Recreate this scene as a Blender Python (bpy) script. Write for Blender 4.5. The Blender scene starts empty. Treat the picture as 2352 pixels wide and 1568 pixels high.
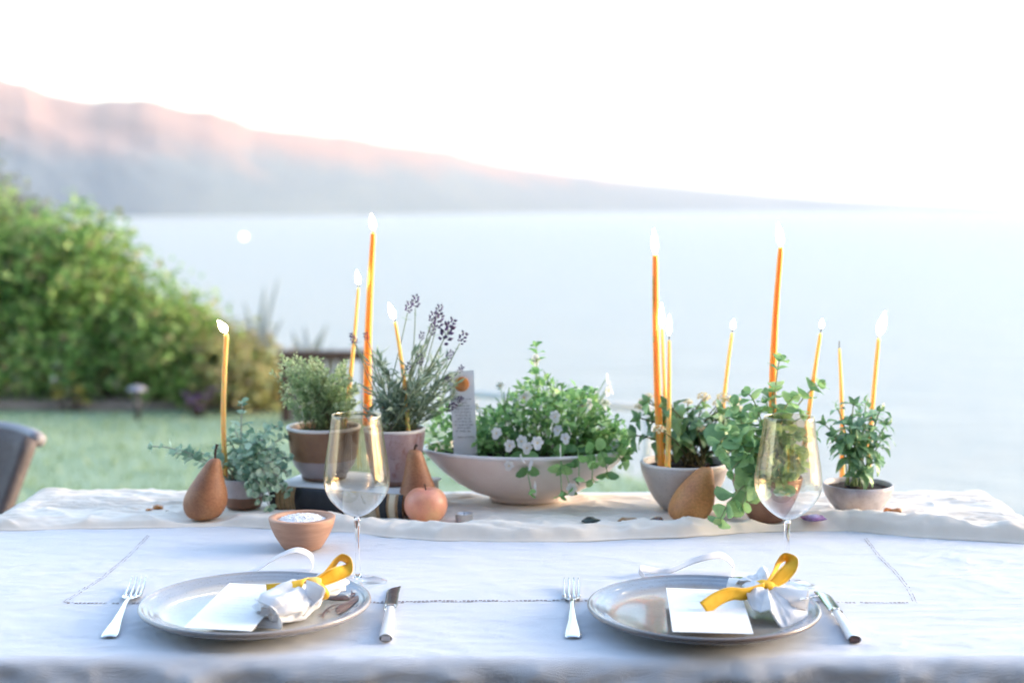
import bpy, bmesh, math, random
from mathutils import Vector, Matrix, noise as mnoise
random.seed(11)
R = math.radians
scene = bpy.context.scene
COL = scene.collection

# ------------------------------------------------------------------ camera, sky, sun, exposure
PITCH = R(5.355); F = 3266.7; CX, CY = 1176.0, 784.0
CAM = Vector((0, 0, 1.25))
cam_d = bpy.data.cameras.new('camera'); cam = bpy.data.objects.new('camera', cam_d); COL.objects.link(cam)
cam.location = CAM; cam.rotation_euler = (R(90) - PITCH, 0, 0)
cam_d.lens = 50; cam_d.sensor_width = 36; cam_d.clip_start = 0.05; cam_d.clip_end = 90000
cam_d.dof.use_dof = True; cam_d.dof.focus_distance = 1.90; cam_d.dof.aperture_fstop = 3.1
scene.camera = cam

SUN_EL, SUN_AZ = R(13), R(80)            # azimuth clockwise from +Y
world = bpy.data.worlds.new('World'); scene.world = world; world.use_nodes = True
nt = world.node_tree; nt.nodes.clear()
wo = nt.nodes.new('ShaderNodeOutputWorld'); bg = nt.nodes.new('ShaderNodeBackground')
sky = nt.nodes.new('ShaderNodeTexSky'); sky.sky_type = 'NISHITA'; sky.sun_disc = False
sky.sun_elevation = SUN_EL; sky.sun_rotation = SUN_AZ
sky.air_density = 1.0; sky.dust_density = 1.4; sky.ozone_density = 1.0
bg.inputs['Strength'].default_value = 0.13
nt.links.new(sky.outputs[0], bg.inputs[0]); nt.links.new(bg.outputs[0], wo.inputs[0])
sd = bpy.data.lights.new('sun', 'SUN'); sd.energy = 0.5; sd.angle = R(18); sd.color = (1.0, 0.80, 0.68)
sun = bpy.data.objects.new('sun', sd); COL.objects.link(sun)
sdir = Vector((math.sin(SUN_AZ) * math.cos(SUN_EL), math.cos(SUN_AZ) * math.cos(SUN_EL), math.sin(SUN_EL)))
sun.rotation_euler = (-sdir).to_track_quat('-Z', 'Y').to_euler(); sun.location = sdir * 50
vs = scene.view_settings
vs.view_transform = 'Standard'; vs.look = 'None'; vs.gamma = 1.0; vs.use_curve_mapping = False
vs.exposure = 2.92
cy = scene.cycles
cy.use_denoising = True; cy.max_bounces = 10; cy.transparent_max_bounces = 24; cy.transmission_bounces = 8
cy.volume_bounces = 0; cy.sample_clamp_indirect = 6.0

# ------------------------------------------------------------------ measuring helpers (photo 2352 px wide -> metres)
FWD = Vector((0, math.cos(PITCH), -math.sin(PITCH))); UPV = Vector((0, math.sin(PITCH), math.cos(PITCH)))
def ray(px, py): return FWD + UPV * (-(py - CY) / F) + Vector((1, 0, 0)) * ((px - CX) / F)
def at(px, py, z):
    d = ray(px, py); return CAM + d * ((z - CAM.z) / d.z)
def aty(px, py, Y):
    d = ray(px, py); return CAM + d * (Y / d.y)
def stand(px, py, r, z):
    p = at(px, py, z); k = (p.y + r) / p.y
    return Vector((p.x * k, p.y + r, z))
def sm(a, b, t):
    t = max(0.0, min(1.0, (t - a) / (b - a))); return t * t * (3 - 2 * t)
def interp(pts, x):
    if x <= pts[0][0]: return pts[0][1]
    for (a, b), (c, d) in zip(pts, pts[1:]):
        if x <= c: return b + (d - b) * (x - a) / (c - a)
    return pts[-1][1]
def nz(*v): return mnoise.noise(Vector(v))
def fbm(v, o=4): return mnoise.fractal(Vector(v), 1.0, 2.0, o)
def U(a, b): return random.uniform(a, b)

# ------------------------------------------------------------------ materials
def mat(name, col=(0.5, 0.5, 0.5), rough=0.6, **kw):
    m = bpy.data.materials.new(name); m.use_nodes = True
    n = m.node_tree.nodes; p = n['Principled BSDF']
    p.inputs['Base Color'].default_value = (*col, 1); p.inputs['Roughness'].default_value = rough
    for k, v in kw.items(): p.inputs[k.replace('_', ' ')].default_value = v
    return m
def node(m, t, **kw):
    n = m.node_tree.nodes.new(t)
    for k, v in kw.items():
        if hasattr(n, k): setattr(n, k, v)
        else: n.inputs[k].default_value = v
    return n
def link(m, a, b): m.node_tree.links.new(a, b)
def P(m): return m.node_tree.nodes['Principled BSDF']
def ramp(m, fac, stops):
    r = node(m, 'ShaderNodeValToRGB'); e = r.color_ramp.elements
    while len(e) < len(stops): e.new(0.5)
    for el, (pos, c) in zip(e, stops): el.position = pos; el.color = (*c, 1)
    link(m, fac, r.inputs[0]); return r
def noise_tex(m, scale, detail=4, rough=0.6, coord='Object', stretch=None):
    tc = node(m, 'ShaderNodeTexCoord'); t = node(m, 'ShaderNodeTexNoise'); t.inputs['Scale'].default_value = scale
    t.inputs['Detail'].default_value = detail; t.inputs['Roughness'].default_value = rough
    src = tc.outputs[coord]
    if stretch:
        mp = node(m, 'ShaderNodeMapping'); mp.inputs['Scale'].default_value = stretch
        link(m, src, mp.inputs[0]); src = mp.outputs[0]
    link(m, src, t.inputs['Vector']); return t
def bump(m, h, strength=0.3, dist=0.002):
    b = node(m, 'ShaderNodeBump'); b.inputs['Strength'].default_value = strength; b.inputs['Distance'].default_value = dist
    link(m, h, b.inputs['Height']); link(m, b.outputs[0], P(m).inputs['Normal']); return b
def noisy(name, c1, c2, scale, rough=0.6, bstr=0.0, bdist=0.002, stretch=None, detail=5, **kw):
    m = mat(name, c1, rough, **kw); t = noise_tex(m, scale, detail, stretch=stretch)
    r = ramp(m, t.outputs['Fac'], [(0.32, c1), (0.68, c2)]); link(m, r.outputs[0], P(m).inputs['Base Color'])
    if bstr: bump(m, t.outputs['Fac'], bstr, bdist)
    return m
def translucent(m, col_socket, fac):
    tr = node(m, 'ShaderNodeBsdfTranslucent'); mx = node(m, 'ShaderNodeMixShader'); mx.inputs[0].default_value = fac
    if hasattr(col_socket, 'is_output'): link(m, col_socket, tr.inputs[0])
    else: tr.inputs[0].default_value = (*col_socket, 1)
    out = m.node_tree.nodes['Material Output']
    link(m, P(m).outputs[0], mx.inputs[1]); link(m, tr.outputs[0], mx.inputs[2]); link(m, mx.outputs[0], out.inputs[0])
def leafmat(name, stops, trans=0.35, rough=0.55, island=False):
    m = mat(name, stops[0], rough)
    if island: s = node(m, 'ShaderNodeNewGeometry').outputs['Random Per Island']
    else: s = node(m, 'ShaderNodeObjectInfo').outputs['Random']
    k = len(stops) - 1
    r = ramp(m, s, [(i / k, c) for i, c in enumerate(stops)])
    t = noise_tex(m, 3.0 if not island else 60.0, 3)
    mx = node(m, 'ShaderNodeMixRGB', blend_type='MULTIPLY'); mx.inputs[0].default_value = 0.5
    r2 = ramp(m, t.outputs['Fac'], [(0.3, (0.65, 0.68, 0.66)), (0.7, (1.25, 1.2, 1.1))])
    link(m, r.outputs[0], mx.inputs[1]); link(m, r2.outputs[0], mx.inputs[2]); link(m, mx.outputs[0], P(m).inputs['Base Color'])
    translucent(m, mx.outputs[0], trans); return m

M = {}
M['linen'] = mat('white_linen', (0.635, 0.66, 0.72), 0.85)
def _lin(m, sc, strength):
    tc = node(m, 'ShaderNodeTexCoord')
    w1 = node(m, 'ShaderNodeTexWave', wave_type='BANDS', bands_direction='X'); w1.inputs['Scale'].default_value = sc; w1.inputs['Distortion'].default_value = 1.5
    w2 = node(m, 'ShaderNodeTexWave', wave_type='BANDS', bands_direction='Y'); w2.inputs['Scale'].default_value = sc; w2.inputs['Distortion'].default_value = 1.5
    w3 = node(m, 'ShaderNodeTexWave', wave_type='BANDS', bands_direction='Z'); w3.inputs['Scale'].default_value = sc; w3.inputs['Distortion'].default_value = 1.5
    n = node(m, 'ShaderNodeTexNoise'); n.inputs['Scale'].default_value = 26; n.inputs['Detail'].default_value = 6
    for w in (w1, w2, w3, n): link(m, tc.outputs['Object'], w.inputs['Vector'])
    a = node(m, 'ShaderNodeMath', operation='ADD'); b = node(m, 'ShaderNodeMath', operation='ADD'); c = node(m, 'ShaderNodeMath', operation='MULTIPLY_ADD'); c.inputs[1].default_value = 5
    link(m, w1.outputs['Fac'], a.inputs[0]); link(m, w2.outputs['Fac'], a.inputs[1])
    link(m, a.outputs[0], b.inputs[0]); link(m, w3.outputs['Fac'], b.inputs[1])
    link(m, n.outputs['Fac'], c.inputs[0]); link(m, b.outputs[0], c.inputs[2])
    bump(m, c.outputs[0], strength, 0.0012)
_lin(M['linen'], 260, 0.55)
M['gauze'] = noisy('cream_gauze', (0.82, 0.735, 0.64), (0.87, 0.79, 0.70), 40, 0.9, 0.25, 0.001)
translucent(M['gauze'], (0.84, 0.78, 0.7), 0.12)
M['napkin'] = noisy('napkin_cotton', (0.72, 0.73, 0.75), (0.78, 0.78, 0.80), 60, 0.85, 0.4, 0.0015)
translucent(M['napkin'], (0.8, 0.8, 0.82), 0.2)
M['paper'] = noisy('card_paper', (0.80, 0.79, 0.78), (0.83, 0.82, 0.81), 90, 0.8, 0.1, 0.0005)
M['tagpaper'] = noisy('tag_paper', (0.74, 0.75, 0.79), (0.78, 0.79, 0.82), 90, 0.8)
M['ink'] = mat('grey_ink', (0.07, 0.075, 0.09), 0.7)
M['paleink'] = mat('pale_ink', (0.58, 0.55, 0.54), 0.8)
M['hole'] = mat('openwork_gap', (0.16, 0.11, 0.11), 0.9)
M['ribbonw'] = mat('white_satin', (0.84, 0.84, 0.86), 0.5); translucent(M['ribbonw'], (0.84, 0.84, 0.86), 0.5)
M['velvet'] = noisy('yellow_velvet', (0.80, 0.42, 0.012), (0.86, 0.50, 0.03), 120, 0.75, 0.15, 0.0006)
P(M['velvet']).inputs['Sheen Weight'].default_value = 0.35; P(M['velvet']).inputs['Sheen Tint'].default_value = (1, 0.75, 0.3, 1)
M['velvetedge'] = mat('yellow_selvedge', (0.88, 0.60, 0.16), 0.7)
M['silver'] = noisy('silver', (0.78, 0.77, 0.77), (0.86, 0.85, 0.85), 30, 0.16, Metallic=1.0)
M['pearl'] = noisy('mother_of_pearl', (0.74, 0.72, 0.71), (0.86, 0.83, 0.82), 22, 0.22, Coat_Weight=0.6)
M['woodbowl'] = noisy('beech_wood', (0.36, 0.19, 0.12), (0.47, 0.27, 0.18), 9, 0.6, 0.1, 0.001, stretch=(2, 2, 14))
M['salt'] = noisy('salt_flakes', (0.80, 0.80, 0.82), (0.86, 0.86, 0.87), 300, 0.6, 0.6, 0.002)
M['soil'] = noisy('potting_soil', (0.018, 0.011, 0.008), (0.06, 0.035, 0.025), 160, 0.95, 1.0, 0.004)
M['flame'] = bpy.data.materials.new('flame'); M['flame'].use_nodes = True
_n = M['flame'].node_tree; _n.nodes.clear(); _o = _n.nodes.new('ShaderNodeOutputMaterial'); _e = _n.nodes.new('ShaderNodeEmission')
_e.inputs[0].default_value = (1, 0.72, 0.38, 1); _e.inputs[1].default_value = 2.6; _lw = _n.nodes.new('ShaderNodeLayerWeight'); _lw.inputs[0].default_value = 0.35; _cr = _n.nodes.new('ShaderNodeValToRGB'); _cr.color_ramp.elements[0].position = 0.3; _cr.color_ramp.elements[0].color = (1, .84, .58, 1); _cr.color_ramp.elements[1].position = 0.9; _cr.color_ramp.elements[1].color = (.05, .016, .002, 1)
_n.links.new(_lw.outputs['Facing'], _cr.inputs[0]); _n.links.new(_cr.outputs[0], _e.inputs[0])
_tp = _n.nodes.new('ShaderNodeBsdfTransparent'); _ad = _n.nodes.new('ShaderNodeAddShader'); _n.links.new(_e.outputs[0], _ad.inputs[0]); _n.links.new(_tp.outputs[0], _ad.inputs[1]); _n.links.new(_ad.outputs[0], _o.inputs[0])
M['wick'] = mat('burnt_wick', (0.03, 0.025, 0.02), 0.9)
def waxmat(name, lo, hi):
    m = mat(name, hi, 0.42, Subsurface_Weight=0.85, Subsurface_Scale=0.02)
    P(m).inputs['Subsurface Radius'].default_value = (1.0, 0.45, 0.15)
    t = noise_tex(m, 25, 3, stretch=(1, 1, 0.25)); r = ramp(m, t.outputs['Fac'], [(0.3, lo), (0.7, hi)]); link(m, r.outputs[0], P(m).inputs['Base Color'])
    bump(m, t.outputs['Fac'], 0.12, 0.002); return m
M['waxo'] = waxmat('orange_beeswax', (0.88, 0.36, 0.06), (0.95, 0.44, 0.09))
M['waxy'] = waxmat('honey_beeswax', (0.80, 0.50, 0.16), (0.90, 0.60, 0.23))
def pearmat(name, a, b, c):
    m = mat(name, a, 0.55); t = noise_tex(m, 22, 5); t2 = noise_tex(m, 320, 2)
    r = ramp(m, t.outputs['Fac'], [(0.3, a), (0.52, b), (0.75, c)])
    mx = node(m, 'ShaderNodeMixRGB', blend_type='MULTIPLY'); mx.inputs[0].default_value = 0.6
    r2 = ramp(m, t2.outputs['Fac'], [(0.35, (0.66, 0.6, 0.54)), (0.6, (1.12, 1.09, 1.05))])
    link(m, r.outputs[0], mx.inputs[1]); link(m, r2.outputs[0], mx.inputs[2]); link(m, mx.outputs[0], P(m).inputs['Base Color'])
    bump(m, t2.outputs['Fac'], 0.1, 0.001); return m
M['pear'] = pearmat('russet_pear_skin', (0.242, 0.094, 0.044), (0.330, 0.138, 0.061), (0.396, 0.198, 0.088))
M['pear2'] = pearmat('orange_russet_skin', (0.450, 0.175, 0.069), (0.550, 0.250, 0.088), (0.600, 0.338, 0.125))
M['apple'] = pearmat('blush_apple_skin', (0.66, 0.24, 0.18), (0.74, 0.33, 0.20), (0.72, 0.46, 0.22))
P(M['apple']).inputs['Roughness'].default_value = 0.35
for _x in M['apple'].node_tree.nodes:
    if _x.type == 'MIX_RGB': _x.inputs[0].default_value = 0.15
M['barkstem'] = mat('dry_stalk', (0.06, 0.035, 0.025), 0.9)
def potmat(name, a, b, scale, speck=(0.12, 0.09, 0.09), sp=0.35, rough=0.5, band=None, drip=None):
    """glazed stoneware: mottled glaze with iron specks; band=(z, colour) is bare clay below height z"""
    m = mat(name, a, rough); t = noise_tex(m, scale, 6); r = ramp(m, t.outputs['Fac'], [(0.35, a), (0.65, b)])
    v = noise_tex(m, 340, 1); r2 = ramp(m, v.outputs['Fac'], [(0.66, (0, 0, 0)), (0.72, (1, 1, 1))])
    mx = node(m, 'ShaderNodeMixRGB'); mx.inputs[2].default_value = (*speck, 1)
    s = node(m, 'ShaderNodeMath', operation='MULTIPLY'); s.inputs[1].default_value = sp
    link(m, r2.outputs[0], s.inputs[0]); link(m, s.outputs[0], mx.inputs[0]); link(m, r.outputs[0], mx.inputs[1]); cur = mx.outputs[0]
    tc = node(m, 'ShaderNodeTexCoord'); sx = node(m, 'ShaderNodeSeparateXYZ'); link(m, tc.outputs['Object'], sx.inputs[0])
    if drip:
        d = noise_tex(m, 42, 3, stretch=(1, 1, 0.35)); rd = ramp(m, d.outputs['Fac'], [(0.56, (0, 0, 0)), (0.62, (1, 1, 1))])
        m3 = node(m, 'ShaderNodeMixRGB'); m3.inputs[2].default_value = (*drip, 1); sc = node(m, 'ShaderNodeMath', operation='MULTIPLY'); sc.inputs[1].default_value = 0.55
        link(m, rd.outputs[0], sc.inputs[0]); link(m, sc.outputs[0], m3.inputs[0]); link(m, cur, m3.inputs[1]); cur = m3.outputs[0]
    for (z0, z1, c) in (band or []):
        w = noise_tex(m, 30, 2); ad = node(m, 'ShaderNodeMath', operation='MULTIPLY_ADD'); ad.inputs[1].default_value = 0.004
        link(m, w.outputs['Fac'], ad.inputs[0]); link(m, sx.outputs['Z'], ad.inputs[2])
        mr = node(m, 'ShaderNodeMapRange'); mr.inputs['From Min'].default_value = z0; mr.inputs['From Max'].default_value = z1
        link(m, ad.outputs[0], mr.inputs[0]); m2 = node(m, 'ShaderNodeMixRGB')
        m2.inputs[1].default_value = (*c, 1); link(m, mr.outputs[0], m2.inputs[0]); link(m, cur, m2.inputs[2]); cur = m2.outputs[0]
    link(m, cur, P(m).inputs['Base Color']); bump(m, t.outputs['Fac'], 0.12, 0.002); return m
M['pot_oregano'] = potmat('grey_glaze_over_clay', (0.401, 0.366, 0.389), (0.496, 0.448, 0.472), 30, band=[(0.022, 0.024, (0.224, 0.112, 0.071))])
M['pot_thyme'] = potmat('brown_glaze', (0.201, 0.100, 0.053), (0.283, 0.147, 0.077), 24, band=[(0.036, 0.039, (0.389, 0.319, 0.330)), (0.008, 0.010, (0.236, 0.142, 0.106))])
M['pot_lavender'] = potmat('speckled_lilac_glaze', (0.354, 0.236, 0.236), (0.448, 0.342, 0.354), 40, sp=0.7, drip=(0.236, 0.071, 0.059), band=[(0.010, 0.013, (0.224, 0.118, 0.083))])
M['pot_bowl'] = potmat('warm_white_glaze', (0.732, 0.625, 0.590), (0.802, 0.708, 0.673), 14, sp=0.08, rough=0.35)
M['pot_lantana'] = potmat('pale_grey_glaze', (0.425, 0.366, 0.342), (0.519, 0.460, 0.437), 22, sp=0.5, rough=0.42)
M['pot_mint'] = potmat('raw_brown_clay', (0.236, 0.118, 0.077), (0.319, 0.165, 0.112), 40, sp=0.5, rough=0.7)
M['pot_right'] = potmat('cloudy_grey_glaze', (0.307, 0.271, 0.283), (0.519, 0.496, 0.531), 26, sp=0.3, rough=0.42)
M['rimbowl'] = mat('glazed_rim', (0.76, 0.70, 0.68), 0.25)
M['rimw'] = mat('bare_rim_white', (0.70, 0.64, 0.60), 0.5)

def platemat(name, centre, mid, ringblue, edge, shade):
    m = mat(name, centre, 0.15, Coat_Weight=0.22)
    tc = node(m, 'ShaderNodeTexCoord'); mp = node(m, 'ShaderNodeMapping'); mp.inputs['Scale'].default_value = (1, 1, 0)
    ln = node(m, 'ShaderNodeVectorMath', operation='LENGTH'); link(m, tc.outputs['Object'], mp.inputs[0]); link(m, mp.outputs[0], ln.inputs[0])
    n = noise_tex(m, 18, 6); ad = node(m, 'ShaderNodeMath', operation='MULTIPLY_ADD'); ad.inputs[1].default_value = 0.014; ad.inputs[2].default_value = -0.007
    link(m, n.outputs['Fac'], ad.inputs[0]); a2 = node(m, 'ShaderNodeMath', operation='ADD'); link(m, ln.outputs['Value'], a2.inputs[0]); link(m, ad.outputs[0], a2.inputs[1])
    mr = node(m, 'ShaderNodeMath', operation='DIVIDE'); mr.inputs[1].default_value = 0.15; link(m, a2.outputs[0], mr.inputs[0])
    r = ramp(m, mr.outputs[0], [(0.0, centre), (0.55, mid), (0.74, mid), (0.80, ringblue), (0.885, ringblue), (0.93, edge)])
    mx = node(m, 'ShaderNodeMixRGB', blend_type='MULTIPLY'); mx.inputs[0].default_value = 0.7
    r2 = ramp(m, n.outputs['Fac'], [(0.35, shade), (0.65, (1.1, 1.1, 1.1))]); link(m, r.outputs[0], mx.inputs[1]); link(m, r2.outputs[0], mx.inputs[2])
    s = noise_tex(m, 420, 1); r3 = ramp(m, s.outputs['Fac'], [(0.64, (1, 1, 1)), (0.7, (0.55, 0.5, 0.47))])
    m4 = node(m, 'ShaderNodeMixRGB', blend_type='MULTIPLY'); m4.inputs[0].default_value = 0.5; link(m, mx.outputs[0], m4.inputs[1]); link(m, r3.outputs[0], m4.inputs[2])
    link(m, m4.outputs[0], P(m).inputs['Base Color']); bump(m, n.outputs['Fac'], 0.08, 0.002); return m
M['plate1'] = platemat('beige_stoneware_glaze', (0.58, 0.53, 0.46), (0.48, 0.45, 0.40), (0.26, 0.29, 0.34), (0.30, 0.27, 0.26), (0.85, 0.84, 0.83))
M['plate2'] = platemat('grey_stoneware_glaze', (0.23, 0.195, 0.165), (0.26, 0.23, 0.20), (0.20, 0.25, 0.32), (0.19, 0.155, 0.145), (0.75, 0.74, 0.72))
M['umber'] = noisy('umber_brushwork', (0.10, 0.045, 0.045), (0.20, 0.10, 0.09), 160, 0.3)

def glassmat():
    m = mat('champagne_glass', (1, 1, 1), 0.0); n = m.node_tree.nodes
    tc = node(m, 'ShaderNodeTexCoord'); sx = node(m, 'ShaderNodeSeparateXYZ'); link(m, tc.outputs['Object'], sx.inputs[0])
    mr = node(m, 'ShaderNodeMapRange'); mr.inputs['From Min'].default_value = 0.100; mr.inputs['From Max'].default_value = 0.168; link(m, sx.outputs['Z'], mr.inputs[0])
    r = ramp(m, mr.outputs[0], [(0.0, (0.995, 0.995, 0.995)), (1.0, (0.942, 0.905, 0.85))])
    tr = node(m, 'ShaderNodeBsdfTransparent'); gl = node(m, 'ShaderNodeBsdfGlossy'); gl.inputs['Roughness'].default_value = 0.02
    rg = ramp(m, mr.outputs[0], [(0.0, (0.95, 0.95, 0.95)), (1.0, (1.0, 0.94, 0.84))]); link(m, rg.outputs[0], gl.inputs[0])
    link(m, r.outputs[0], tr.inputs[0]); fr = node(m, 'ShaderNodeLayerWeight'); pw = node(m, 'ShaderNodeMath', operation='POWER'); pw.inputs[1].default_value = 4.0; link(m, fr.outputs['Facing'], pw.inputs[0])
    mul = node(m, 'ShaderNodeMath', operation='MULTIPLY_ADD'); mul.inputs[1].default_value = 0.7; mul.inputs[2].default_value = 0.075; link(m, pw.outputs[0], mul.inputs[0])
    mx = node(m, 'ShaderNodeMixShader'); link(m, mul.outputs[0], mx.inputs[0]); link(m, tr.outputs[0], mx.inputs[1]); link(m, gl.outputs[0], mx.inputs[2])
    link(m, mx.outputs[0], n['Material Output'].inputs[0]); return m
M['glass'] = glassmat()
M['glasssolid'] = mat('clear_crystal', (1, 1, 1), 0.0, Transmission_Weight=1.0, IOR=1.48)
M['leather'] = noisy('tan_leather', (0.40, 0.24, 0.12), (0.52, 0.36, 0.21), 70, 0.6, 0.3, 0.001)
M['blackleather'] = noisy('black_leather', (0.010, 0.012, 0.018), (0.02, 0.022, 0.03), 90, 0.45, 0.3, 0.001)
M['gilt'] = noisy('worn_gilt', (0.22, 0.14, 0.07), (0.40, 0.28, 0.14), 120, 0.5)
M['pages'] = noisy('page_edges', (0.60, 0.55, 0.47), (0.72, 0.67, 0.60), 120, 0.9, 0.4, 0.001, stretch=(1, 1, 14))
M['boards'] = noisy('pale_boards', (0.72, 0.71, 0.70), (0.78, 0.77, 0.76), 50, 0.8)
M['creamleather'] = noisy('cream_vellum', (0.58, 0.48, 0.34), (0.66, 0.56, 0.42), 60, 0.6, 0.2, 0.001)
M['wax_seal'] = noisy('copper_seal', (0.50, 0.18, 0.05), (0.62, 0.26, 0.08), 60, 0.3, 0.3, 0.001)

# ------------------------------------------------------------------ mesh helpers
class MB:
    def __init__(s): s.v = []; s.f = []; s.m = []; s.mi = 0
    def add(s, vs, fs):
        o = len(s.v); s.v += [tuple(x) for x in vs]; s.f += [tuple(i + o for i in f) for f in fs]; s.m += [s.mi] * len(fs)
    def lathe(s, prof, n=40, sx=1.0, sy=1.0, c=(0, 0, 0), wob=0.0, seed=0.0):
        vs, fs = [], []
        for j, (r, z) in enumerate(prof):
            for i in range(n):
                a = 2 * math.pi * i / n; k = 1 + (wob * nz(math.cos(a) * 1.3 + seed, math.sin(a) * 1.3, z * 14) if wob else 0)
                vs.append((c[0] + r * k * math.cos(a) * sx, c[1] + r * k * math.sin(a) * sy, c[2] + z))
        for j in range(len(prof) - 1):
            for i in range(n):
                i2 = (i + 1) % n; fs.append((j * n + i, j * n + i2, (j + 1) * n + i2, (j + 1) * n + i))
        if prof[0][0] > 1e-6: fs.append(tuple(range(n - 1, -1, -1)))
        if prof[-1][0] > 1e-6: fs.append(tuple((len(prof) - 1) * n + i for i in range(n)))
        s.add(vs, fs)
    def tube(s, pts, rad, n=8, cap=True, flat=1.0):
        pts = [Vector(p) for p in pts]; k = len(pts)
        if not hasattr(rad, '__len__'): rad = [rad] * k
        vs, fs = [], []; prev = None
        for j, p in enumerate(pts):
            t = (pts[min(j + 1, k - 1)] - pts[max(j - 1, 0)]).normalized()
            if prev is None:
                a = Vector((0, 0, 1)) if abs(t.z) < 0.9 else Vector((1, 0, 0)); x = t.cross(a).normalized()
            else: x = (prev - t * prev.dot(t)).normalized()
            prev = x; y = t.cross(x)
            for i in range(n):
                a = 2 * math.pi * i / n; vs.append(p + x * (rad[j] * math.cos(a)) + y * (rad[j] * flat * math.sin(a)))
        for j in range(k - 1):
            for i in range(n):
                i2 = (i + 1) % n; fs.append((j * n + i, j * n + i2, (j + 1) * n + i2, (j + 1) * n + i))
        if cap: fs.append(tuple(range(n - 1, -1, -1))); fs.append(tuple((k - 1) * n + i for i in range(n)))
        s.add(vs, fs)
    def box(s, c, d, rot=None):
        c = Vector(c); vs = []
        for z in (-1, 1):
            for x, y in ((-1, -1), (1, -1), (1, 1), (-1, 1)):
                v = Vector((x * d[0] / 2, y * d[1] / 2, z * d[2] / 2))
                if rot is not None: v = rot @ v
                vs.append(c + v)
        s.add(vs, [(3, 2, 1, 0), (4, 5, 6, 7), (0, 1, 5, 4), (1, 2, 6, 5), (2, 3, 7, 6), (3, 0, 4, 7)])
    def grid(s, fn, nu, nv, thick=0.0):
        vs = [Vector(fn(i / nu, j / nv)) for j in range(nv + 1) for i in range(nu + 1)]
        fs = [(j * (nu + 1) + i, j * (nu + 1) + i + 1, (j + 1) * (nu + 1) + i + 1, (j + 1) * (nu + 1) + i) for j in range(nv) for i in range(nu)]
        if thick:
            nrm = [Vector((0, 0, 0)) for _ in vs]
            for f in fs:
                n = (vs[f[1]] - vs[f[0]]).cross(vs[f[3]] - vs[f[0]]); 
                for i in f: nrm[i] += n
            o = len(vs); vs2 = [v - n.normalized() * thick if n.length > 0 else v for v, n in zip(vs, nrm)]
            fs2 = [tuple(reversed([i + o for i in f])) for f in fs]; W = nu + 1; rim = []
            ring = [i for i in range(W)] + [j * W + nu for j in range(1, nv + 1)] + [nv * W + i for i in range(nu - 1, -1, -1)] + [j * W for j in range(nv - 1, 0, -1)]
            for a, b in zip(ring, ring[1:] + ring[:1]): rim.append((b, a, a + o, b + o))
            vs += vs2; fs = fs + fs2 + rim
        s.add(vs, fs)
    def mesh(s, name, mats, smooth=True):
        me = bpy.data.meshes.new(name); me.from_pydata(s.v, [], s.f)
        for m in (mats if isinstance(mats, (list, tuple)) else [mats]): me.materials.append(m)
        if len(me.materials) > 1: me.polygons.foreach_set('material_index', s.m)
        if smooth: me.polygons.foreach_set('use_smooth', [True] * len(me.polygons))
        me.update(); return me
    def build(s, name, mats, parent=None, smooth=True, loc=None):
        o = bpy.data.objects.new(name, s.mesh(name, mats, smooth)); COL.objects.link(o)
        if parent is not None: o.parent = parent
        if loc is not None: o.location = loc
        return o
def tag(o, label=None, cat=None, group=None, kind=None):
    if label: o['label'] = label
    if cat: o['category'] = cat
    if group: o['group'] = group
    if kind: o['kind'] = kind
    return o
def thing(name, label, cat, loc=(0, 0, 0), rz=0, group=None):
    o = bpy.data.objects.new(name, None); COL.objects.link(o); o.location = loc; o.rotation_euler = (0, 0, rz); o.empty_display_size = 0.05
    return tag(o, label, cat, group)
def mod_subsurf(o, lv):
    m = o.modifiers.new('subsurf', 'SUBSURF'); m.levels = lv; m.render_levels = lv
def spline(pts, n=8):
    """Catmull-Rom through points (Vectors)"""
    pts = [Vector(p) for p in pts]; out = []
    q = [pts[0] * 2 - pts[1]] + pts + [pts[-1] * 2 - pts[-2]]
    for i in range(1, len(q) - 2):
        for k in range(n):
            t = k / n; a, b, c, d = q[i - 1], q[i], q[i + 1], q[i + 2]
            out.append(0.5 * ((2 * b) + (c - a) * t + (2 * a - 5 * b + 4 * c - d) * t * t + (3 * b - a - 3 * c + d) * t ** 3))
    out.append(pts[-1]); return out

# ================================================================== SETTING
TZ = 0.75                                   # table cloth surface
SEA = -31.0
# haze: measured so the far ridge fades while the table stays clear
hz = MB(); hz.box((0, 17000, 560), (76000, 44000, 1190)); haze = hz.build('haze', [], None, False)
hm = bpy.data.materials.new('haze_air'); hm.use_nodes = True; hm.node_tree.nodes.clear()
_ho = hm.node_tree.nodes.new('ShaderNodeOutputMaterial'); _hv = hm.node_tree.nodes.new('ShaderNodeVolumePrincipled')
_hv.inputs['Density'].default_value = 0.000046; _hv.inputs['Color'].default_value = (0.95, 0.94, 0.96, 1); _hv.inputs['Anisotropy'].default_value = 0.0
hm.node_tree.links.new(_hv.outputs[0], _ho.inputs['Volume']); haze.data.materials.append(hm); tag(haze, kind='stuff')

# sea
sm_ = mat('sea_water', (0.34, 0.315, 0.27), 0.42, IOR=1.34); t = noise_tex(sm_, 0.05, 6, 0.65, stretch=(0.5, 1.6, 1)); bump(sm_, t.outputs['Fac'], 0.8, 4.0)
s = MB(); s.grid(lambda u, v: (-36000 + 72000 * u, 20 + 36000 * v, SEA), 40, 40); tag(s.build('sea', sm_), kind='structure')

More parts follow.
